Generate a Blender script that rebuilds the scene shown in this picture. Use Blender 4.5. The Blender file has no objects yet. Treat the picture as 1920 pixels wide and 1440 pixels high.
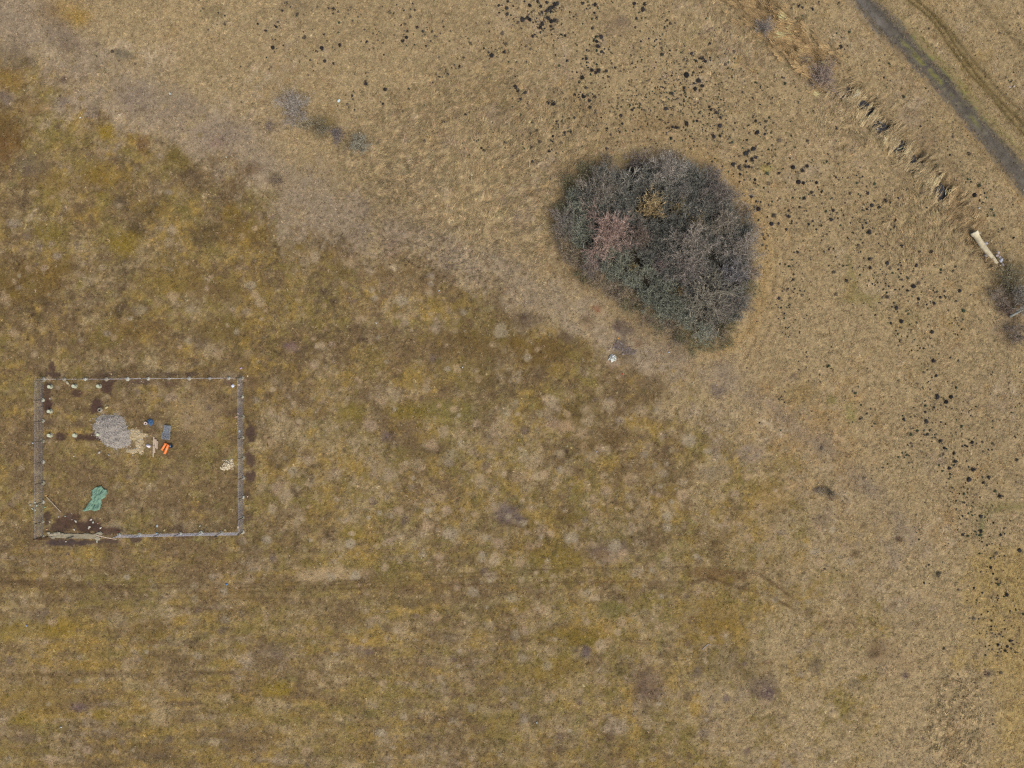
import bpy, math, random
import numpy as np

# ------------------------------------------------------------------ camera, sky, sun, exposure
scene = bpy.context.scene
COL = scene.collection
PX = 150.0 / 1920.0            # metres on the ground per photograph pixel, camera 100 m up
CAM_H = 100.0
def W(px, py):
    return (px - 960.0) * PX, (720.0 - py) * PX

cd = bpy.data.cameras.new("drone_camera")
cd.sensor_fit = 'HORIZONTAL'; cd.sensor_width = 36.0; cd.lens = 24.0
cd.clip_start = 1.0; cd.clip_end = 12000.0
cam = bpy.data.objects.new("drone_camera", cd)
cam.location = (0, 0, CAM_H); cam.rotation_euler = (0, 0, 0)
COL.objects.link(cam); scene.camera = cam

SUN_EL, SUN_AZ = math.radians(52), math.radians(150)
world = bpy.data.worlds.new("World"); scene.world = world; world.use_nodes = True
wn = world.node_tree.nodes; wl = world.node_tree.links; wn.clear()
sky = wn.new('ShaderNodeTexSky'); sky.sky_type = 'NISHITA'; sky.sun_disc = False
sky.sun_elevation = SUN_EL; sky.sun_rotation = SUN_AZ
sky.air_density = 1.0; sky.dust_density = 6.0; sky.ozone_density = 0.6
bgn = wn.new('ShaderNodeBackground'); bgn.inputs['Strength'].default_value = 0.10
wout = wn.new('ShaderNodeOutputWorld')
wl.new(sky.outputs['Color'], bgn.inputs['Color']); wl.new(bgn.outputs[0], wout.inputs['Surface'])

sd_ = bpy.data.lights.new("sun", 'SUN'); sd_.energy = 1.5; sd_.angle = math.radians(35); sd_.color = (1.0, 0.97, 0.93)
sun = bpy.data.objects.new("sun", sd_); COL.objects.link(sun)
sun.rotation_euler = (math.pi/2 - SUN_EL, 0, math.pi - SUN_AZ)
vs = scene.view_settings
vs.view_transform = 'Standard'; vs.look = 'None'; vs.gamma = 1.0; vs.use_curve_mapping = False
vs.exposure = 0.21
scene.cycles.use_denoising = False
scene.cycles.filter_width = 1.35

# ------------------------------------------------------------------ helpers
rng = np.random.default_rng(7)
rnd = random.Random(11)

def lin(c):
    a = np.asarray(c, dtype=np.float64) / 255.0
    return np.where(a <= 0.04045, a / 12.92, ((a + 0.055) / 1.055) ** 2.4)
def lin4(c):
    l = lin(c); return (float(l[0]), float(l[1]), float(l[2]), 1.0)

_tabs = {}
def vnoise(x, y, seed):
    if seed not in _tabs:
        _tabs[seed] = np.random.default_rng(1000 + seed).random((256, 256))
    t = _tabs[seed]
    xi = np.floor(x).astype(np.int64); yi = np.floor(y).astype(np.int64)
    fx = x - xi; fy = y - yi
    fx = fx * fx * (3 - 2 * fx); fy = fy * fy * (3 - 2 * fy)
    x0 = xi & 255; x1 = (xi + 1) & 255; y0 = yi & 255; y1 = (yi + 1) & 255
    return (t[x0, y0] * (1 - fx) + t[x1, y0] * fx) * (1 - fy) + (t[x0, y1] * (1 - fx) + t[x1, y1] * fx) * fy
def fbm(x, y, scale, seed, octv=4, gain=0.55):
    s = 0; a = 1; n = 0
    x = x / scale + seed * 7.31; y = y / scale + seed * 3.77
    c, sn = math.cos(0.6), math.sin(0.6)
    for k in range(octv):
        s = s + a * (vnoise(x, y, seed * 8 + k) - 0.5); n += a; a *= gain
        x, y = (c * x - sn * y) * 2.03, (sn * x + c * y) * 2.03
    return s / n * 2.0
def smooth(a, b, v):
    t = np.clip((v - a) / (b - a), 0, 1); return t * t * (3 - 2 * t)

def poly_dist(px, py, pts):
    d = np.full(px.shape, 1e9); along = np.zeros(px.shape); side = np.zeros(px.shape); acc = 0
    for (ax, ay), (bx, by) in zip(pts[:-1], pts[1:]):
        vx, vy = bx - ax, by - ay; L2 = vx * vx + vy * vy; L = math.sqrt(L2)
        t = np.clip(((px - ax) * vx + (py - ay) * vy) / L2, 0, 1)
        dx = px - (ax + t * vx); dy = py - (ay + t * vy)
        dd = np.hypot(dx, dy); m = dd < d
        d = np.where(m, dd, d); along = np.where(m, acc + t * L, along)
        side = np.where(m, np.sign(vx * dy - vy * dx), side); acc += L
    return d, along, side
def inside(px, py, pts):
    r = np.zeros(px.shape, bool); n = len(pts)
    for i in range(n):
        ax, ay = pts[i]; bx, by = pts[(i + 1) % n]
        if ay == by: continue
        c = ((ay > py) != (by > py)) & (px < (bx - ax) * (py - ay) / (by - ay) + ax)
        r ^= c
    return r

def new_mesh(name, verts, faces_flat, loop_tot, cols=None, smooth_shade=False):
    me = bpy.data.meshes.new(name)
    verts = np.asarray(verts, dtype=np.float32); n = len(verts)
    faces_flat = np.asarray(faces_flat, dtype=np.int32)
    me.vertices.add(n); me.vertices.foreach_set('co', verts.ravel())
    me.loops.add(len(faces_flat)); me.loops.foreach_set('vertex_index', faces_flat)
    nf = len(faces_flat) // loop_tot
    me.polygons.add(nf)
    me.polygons.foreach_set('loop_start', np.arange(nf, dtype=np.int32) * loop_tot)
    if cols is not None:
        a = me.color_attributes.new('Col', 'FLOAT_COLOR', 'POINT')
        c4 = np.ones((n, 4), dtype=np.float32); c4[:, :3] = cols
        a.data.foreach_set('color', c4.ravel())
    me.polygons.foreach_set('use_smooth', np.full(nf, bool(smooth_shade)))
    me.update(calc_edges=True)
    return me

class MB:
    """collects shapes as python lists and builds one mesh"""
    def __init__(s): s.v = []; s.f = []
    def add(s, vs_, fs):
        o = len(s.v); s.v += [tuple(p) for p in vs_]; s.f += [tuple(i + o for i in f) for f in fs]
    def tube(s, pts, rad, n=6, caps=True):
        pts = [np.array(p, float) for p in pts]
        if not hasattr(rad, '__len__'): rad = [rad] * len(pts)
        rings = []
        for i, p in enumerate(pts):
            d = pts[min(i + 1, len(pts) - 1)] - pts[max(i - 1, 0)]; d /= (np.linalg.norm(d) + 1e-9)
            u = np.cross(d, (0, 0, 1) if abs(d[2]) < 0.95 else (1, 0, 0)); u /= np.linalg.norm(u); w = np.cross(d, u)
            rings.append([p + rad[i] * (math.cos(2*math.pi*k/n) * u + math.sin(2*math.pi*k/n) * w) for k in range(n)])
        vs_ = [p for r in rings for p in r]; fs = []
        for i in range(len(pts) - 1):
            for k in range(n):
                k2 = (k + 1) % n; fs.append((i*n+k, i*n+k2, (i+1)*n+k2, (i+1)*n+k))
        if caps:
            fs.append(tuple(range(n))[::-1]); fs.append(tuple((len(pts)-1)*n + k for k in range(n)))
        s.add(vs_, fs)
    def lathe(s, prof, n=20, wob=0.0, seed=0, c=(0, 0)):
        r_ = random.Random(seed); ws = [1 + wob * (r_.random() * 2 - 1) for _ in range(n)]
        vs_ = [(c[0] + r * ws[k] * math.cos(2*math.pi*k/n), c[1] + r * ws[k] * math.sin(2*math.pi*k/n), z) for r, z in prof for k in range(n)]
        fs = [(i*n+k, i*n+(k+1) % n, (i+1)*n+(k+1) % n, (i+1)*n+k) for i in range(len(prof)-1) for k in range(n)]
        s.add(vs_, fs)
    def rock(s, c, r, sq=(1, 1, .7), seed=0, rot=0):
        r_ = random.Random(seed)
        t = (1 + 5 ** .5) / 2
        V = [(-1,t,0),(1,t,0),(-1,-t,0),(1,-t,0),(0,-1,t),(0,1,t),(0,-1,-t),(0,1,-t),(t,0,-1),(t,0,1),(-t,0,-1),(-t,0,1)]
        F = [(0,11,5),(0,5,1),(0,1,7),(0,7,10),(0,10,11),(1,5,9),(5,11,4),(11,10,2),(10,7,6),(7,1,8),(3,9,4),(3,4,2),(3,2,6),(3,6,8),(3,8,9),(4,9,5),(2,4,11),(6,2,10),(8,6,7),(9,8,1)]
        out = []; cr, sr = math.cos(rot), math.sin(rot)
        for v in V:
            k = r / 1.9 * (0.75 + 0.5 * r_.random())
            x, y, z = v[0]*k*sq[0], v[1]*k*sq[1], v[2]*k*sq[2]
            out.append((c[0] + x*cr - y*sr, c[1] + x*sr + y*cr, c[2] + z))
        s.add(out, F)
    def box(s, c, d, rot=0, tilt=0.0):
        cr, sr = math.cos(rot), math.sin(rot); out = []
        for x, y, z in [(-1,-1,-1),(1,-1,-1),(1,1,-1),(-1,1,-1),(-1,-1,1),(1,-1,1),(1,1,1),(-1,1,1)]:
            x *= d[0]/2; y *= d[1]/2; z *= d[2]/2
            out.append((c[0] + x*cr - y*sr, c[1] + x*sr + y*cr, c[2] + z + tilt * x))
        s.add(out, [(0,3,2,1),(4,5,6,7),(0,1,5,4),(1,2,6,5),(2,3,7,6),(3,0,4,7)])
    def mesh(s, name, m, smooth_shade=False):
        me = bpy.data.meshes.new(name); me.from_pydata(s.v, [], s.f)
        if m: me.materials.append(m)
        if smooth_shade: me.polygons.foreach_set('use_smooth', np.ones(len(me.polygons), bool))
        me.update(); return me

def link(name, data, parent=None, loc=(0, 0, 0), rz=0.0, color=None):
    o = bpy.data.objects.new(name, data); COL.objects.link(o)
    o.location = loc; o.rotation_euler = (0, 0, rz)
    if parent is not None: o.parent = parent
    if color is not None: o.color = color
    return o
def tag(o, label=None, cat=None, group=None, kind=None):
    if label: o['label'] = label
    if cat: o['category'] = cat
    if group: o['group'] = group
    if kind: o['kind'] = kind
    return o

# ------------------------------------------------------------------ materials
def mat(name, color=None, rough=0.95, src='flat', var=0.25, scale=4.0, detail=6.0, bump=0.0, bscale=None, spec=0.15, metal=0.0):
    """src: flat = one colour, attr = colour attribute Col, obj = object colour; times world-space noise"""
    m = bpy.data.materials.new(name); m.use_nodes = True
    N = m.node_tree.nodes; L = m.node_tree.links; b = N['Principled BSDF']
    b.inputs['Roughness'].default_value = rough; b.inputs['Specular IOR Level'].default_value = spec; b.inputs['Metallic'].default_value = metal
    if src == 'attr':
        c = N.new('ShaderNodeAttribute'); c.attribute_name = 'Col'; cs = c.outputs['Color']
    elif src == 'both':
        o_ = N.new('ShaderNodeObjectInfo'); a_ = N.new('ShaderNodeAttribute'); a_.attribute_name = 'Col'
        c = N.new('ShaderNodeMix'); c.data_type = 'RGBA'; c.blend_type = 'MULTIPLY'; c.inputs['Factor'].default_value = 1.0
        L.new(o_.outputs['Color'], c.inputs['A']); L.new(a_.outputs['Color'], c.inputs['B']); cs = c.outputs['Result']
    elif src == 'obj':
        c = N.new('ShaderNodeObjectInfo'); cs = c.outputs['Color']
    else:
        c = N.new('ShaderNodeRGB'); c.outputs[0].default_value = lin4(color); cs = c.outputs[0]
    g = N.new('ShaderNodeNewGeometry')
    nz = N.new('ShaderNodeTexNoise'); nz.inputs['Scale'].default_value = scale; nz.inputs['Detail'].default_value = detail; nz.inputs['Roughness'].default_value = 0.65
    L.new(g.outputs['Position'], nz.inputs['Vector'])
    mr = N.new('ShaderNodeMapRange'); mr.inputs['From Min'].default_value = 0.25; mr.inputs['From Max'].default_value = 0.75
    mr.inputs['To Min'].default_value = 1 - var; mr.inputs['To Max'].default_value = 1 + var
    L.new(nz.outputs['Fac'], mr.inputs['Value'])
    mx = N.new('ShaderNodeMix'); mx.data_type = 'RGBA'; mx.blend_type = 'MULTIPLY'; mx.inputs['Factor'].default_value = 1.0
    L.new(cs, mx.inputs['A']); L.new(mr.outputs['Result'], mx.inputs['B']); L.new(mx.outputs['Result'], b.inputs['Base Color'])
    if bump > 0:
        bn = N.new('ShaderNodeTexNoise'); bn.inputs['Scale'].default_value = bscale or scale; bn.inputs['Detail'].default_value = 5.0
        L.new(g.outputs['Position'], bn.inputs['Vector'])
        bp = N.new('ShaderNodeBump'); bp.inputs['Strength'].default_value = 0.8; bp.inputs['Distance'].default_value = bump
        L.new(bn.outputs['Fac'], bp.inputs['Height']); L.new(bp.outputs['Normal'], b.inputs['Normal'])
    return m

M_ground = mat('matted_grass_and_soil', src='attr', var=0.34, scale=5.0, detail=8, bump=0.10, bscale=4.0, spec=0.05)
M_grass = mat('dry_grass_blades', src='attr', var=0.08, scale=3.0, spec=0.05)
M_track = mat('gravelly_track', src='attr', var=0.22, scale=7.0, detail=8, bump=0.03, spec=0.08)
M_twig = mat('winter_twigs', src='both', var=0.15, scale=1.2, spec=0.05)
M_tuss = mat('dark_rush', src='obj', var=0.35, scale=9.0, spec=0.03, rough=1.0)
M_obj = mat('painted_or_plastic', src='obj', var=0.10, scale=9.0, spec=0.3, rough=0.6)
M_stone = mat('rough_stone', src='obj', var=0.25, scale=11.0, spec=0.1, bump=0.01)
M_conc = mat('weathered_concrete', src='obj', var=0.28, scale=2.6, spec=0.1, bump=0.01, bscale=20)
M_metal = mat('galvanised_wire', (138, 146, 156), rough=0.5, var=0.1, metal=0.35, spec=0.4)
M_post = mat('weathered_post', (92, 88, 74), var=0.2, spec=0.2)
M_wood = mat('weathered_timber', src='obj', var=0.22, scale=6.0, spec=0.1)
M_cloth = mat('woven_tarpaulin', src='obj', var=0.16, scale=3.0, spec=0.25, rough=0.6, bump=0.02)
M_attr = mat('loose_pieces', src='attr', var=0.15, scale=10.0, spec=0.08)
M_water = bpy.data.materials.new('ditch_water'); M_water.use_nodes = True
_b = M_water.node_tree.nodes['Principled BSDF']
_b.inputs['Base Color'].default_value = lin4((58, 57, 56)); _b.inputs['Roughness'].default_value = 0.12; _b.inputs['Specular IOR Level'].default_value = 0.5

# ------------------------------------------------------------------ the lie of the land (all maps in photograph pixels)
MOOR = [(-300,-200),(-40,-60),(70,25),(150,85),(330,180),(480,262),(560,335),(700,400),(900,478),(1080,572),(1200,645),(1330,705),(1440,775),(1560,870),(1660,970),(1730,1080),(1770,1200),(1750,1340),(1690,1600),(-300,1600)]
EDGE = MOOR[1:-1]
DITCH = [(1240,-160),(1310,-90),(1385,-20),(1440,42),(1500,98),(1545,138),(1592,172),(1626,200),(1657,236),(1690,270),(1725,312),(1770,358),(1812,408),(1850,466),(1885,522),(1925,600),(1970,700)]
TRK_L = [(1430,-190),(1530,-70),(1590,0),(1617,32),(1645,66),(1687,104),(1723,141),(1760,180),(1790,215),(1830,260),(1863,303),(1890,335),(1920,372),(2000,475),(2080,580)]
TRK_R = [(1494,-185),(1590,-65),(1648,0),(1676,27),(1710,63),(1744,103),(1774,133),(1807,170),(1838,207),(1871,247),(1905,283),(1930,312),(1950,350),(2050,480),(2130,580)]
TRK_POLY = TRK_L + TRK_R[::-1]
RUTS = [([(1600,-120),(1703,0),(1730,20),(1757,50),(1773,77),(1800,113),(1820,140),(1847,167),(1873,197),(1897,227),(1925,258),(2000,350)], 2.5, 1.0),
        ([(1620,-120),(1715,-4),(1745,22),(1771,52),(1789,82),(1814,117),(1836,146),(1866,178),(1893,205),(1925,240),(2000,320)], 2.5, 1.0),
        ([(1760,40),(1781,56),(1803,86),(1830,120),(1856,150),(1888,184),(1925,216)], 3.0, 0.6),
        ([(1820,-10),(1850,20),(1885,55),(1925,98)], 5.0, 0.35)]
THICKET = [(1040,400),(1060,345),(1110,312),(1170,294),(1240,289),(1300,307),(1350,340),(1390,390),(1415,440),(1421,500),(1412,555),(1395,605),(1345,645),(1290,632),(1230,600),(1170,556),(1110,515),(1065,468),(1042,430)]
WATER = [(1593,171,15,10),(1624,192,11,8),(1633,204,11,7),(1656,233,14,16),(1690,267,12,16),(1724,291,14,6),(1729,307,12,6),(1767,352,13,14),(1776,362,9,9)]

def wmask(qx, qy):
    m = np.zeros(qx.shape)
    for (a, b, r1, r2) in WATER:
        dx, dy = qx - a, qy - b; c, s = math.cos(.75), math.sin(.75)
        m = np.maximum(m, smooth(1.35, .95, np.hypot((dx * c + dy * s) / r2, (-dx * s + dy * c) / r1) ))
    return m
gx = np.arange(-80.0, 80.01, 0.2); gy = np.arange(-61.0, 61.01, 0.2)
far = np.array([84, 90, 100, 120, 160, 230, 350, 600, 1100, 2000, 4000.0])
xs = np.concatenate([-far[::-1], gx, far]); far_y = np.array([64, 70, 82, 105, 150, 230, 350, 600, 1100, 2000, 4000.0])
ys = np.concatenate([-far_y[::-1], gy, far_y])
NX, NY = len(xs), len(ys)
XX, YY = np.meshgrid(xs, ys)                       # shape (NY, NX)
QX = XX / PX + 960.0; QY = 720.0 - YY / PX          # photograph pixels

wob = fbm(XX, YY, 6.0, 1, 4)
de, al, _ = poly_dist(QX, QY, EDGE)
sdm = np.where(inside(QX, QY, MOOR), -de, de)
wid = 74 + 90 * smooth(1000, 1600, QX) * smooth(600, 1000, QY)
A = smooth(-wid, wid, sdm + 12 + 6 * smooth(1000, 500, QX) + 56 * wob)               # 1 = straw meadow, 0 = mossy moor

PAL = dict(straw=(156,138,103), pale=(170,153,124), beige=(148,132,108), lilac=(127,114,106), ochre=(147,123,68),
           olive=(125,111,65), brown=(113,95,68), dark=(84,70,53), green=(125,120,74), orange=(155,131,91), gold=(158,137,90))
names = list(PAL)
stre = smooth(900, 1080, QY) * smooth(1250, 800, QX)       # mowing rows run along x in the lower left
bias_moor = dict(straw=0.34, pale=0.04, beige=0.22, lilac=-0.22, ochre=0.44, olive=0.50, brown=0.55, dark=0.20, green=0.06, orange=-0.12, gold=-.4)
bias_mead = dict(straw=1.25, pale=0.55, beige=0.55, lilac=-0.9, ochre=-0.45, olive=-0.7, brown=-0.45, dark=-1.6, green=-0.5, orange=0.55, gold=.35)
sharp = 6.8
bw = np.where(sdm > -30, 70.0, 70.0 + 20 * smooth(800, 400, QX))
belt = np.exp(-((sdm + 30) / bw) ** 2) * np.clip(.8 + 1.3 * fbm(XX, YY, 5.0, 18, 4), 0, 1.25) * (.35 + .65 * smooth(1300, 500, QX))
lowr = smooth(1150, 1500, QX) * smooth(800, 1100, QY)
acc = 0; wsum = 0
for i, n in enumerate(names):
    f = fbm(XX, YY, 5.0, 20 + i, 4, 0.62) * 0.72 + fbm(XX, YY, 1.2, 40 + i, 3, 0.8) * 0.62
    f = f * (1 - stre * 0.32) + stre * 0.5 * fbm(XX * 0.2, YY, 1.1, 60 + i, 3, 0.6)
    bmap = bias_moor[n] * (1 - A) + bias_mead[n] * A
    if n in ('beige', 'lilac', 'pale'): bmap = bmap + (0.42 if n == 'pale' else 0.78) * belt
    if n in ('ochre', 'olive', 'brown', 'green'): bmap = bmap - 0.25 * belt
    if n in ('brown', 'dark'): bmap = bmap + .17 * smooth(1150, 700, QX) * smooth(200, 330, QY) * smooth(800, 650, QY) * (1 - A)
    if n == 'brown': bmap = bmap + .22 * smooth(560, 380, QX) * smooth(670, 740, QY) * smooth(1120, 1020, QY)
    if n in ('straw', 'beige'): bmap = bmap + .10 * smooth(1080, 1200, QY) * (1 - A)
    if n in ('straw', 'orange'): bmap = bmap + 0.35 * lowr
    if n in ('brown', 'dark'): bmap = bmap - 0.35 * lowr
    yel = smooth(1740, 1850, QX + 25 * wob - .0 * QY) * smooth(960, 1080, QY) * (1 - .75 * smooth(80, 40, np.hypot((QX - 1790) / 1.1, (QY - 1360) / 1.6)))
    if n == 'gold': bmap = bmap + 1.5 * yel
    if n == 'ochre': bmap = bmap + 0.35 * yel + 0.5 * smooth(320, 100, np.hypot(QX - 330, (QY - 110) * 2)) * A
    if n == 'orange': bmap = bmap + 0.8 * smooth(190, 60, np.hypot(QX - 1520, QY - 800))
    if n == 'ochre': bmap = bmap + 0.06 * smooth(700, 200, QX) * smooth(150, 400, QY) * smooth(750, 550, QY) + 0.16 * smooth(900, 350, QX) * smooth(1130, 1230, QY)
    w = np.exp(sharp * (f + bmap))
    acc = acc + w[..., None] * lin(PAL[n]); wsum = wsum + w
C = acc / wsum[..., None]
C = C * (1 + 0.10 * fbm(XX, YY, 16.0, 3, 3))[..., None]
# salt and pepper of single plants
C = C * np.exp(0.34 * (1 - .35 * A) * fbm(XX, YY, 0.8, 4, 3, 0.9) + rng.normal(0, .13, XX.shape))[..., None]

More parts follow.
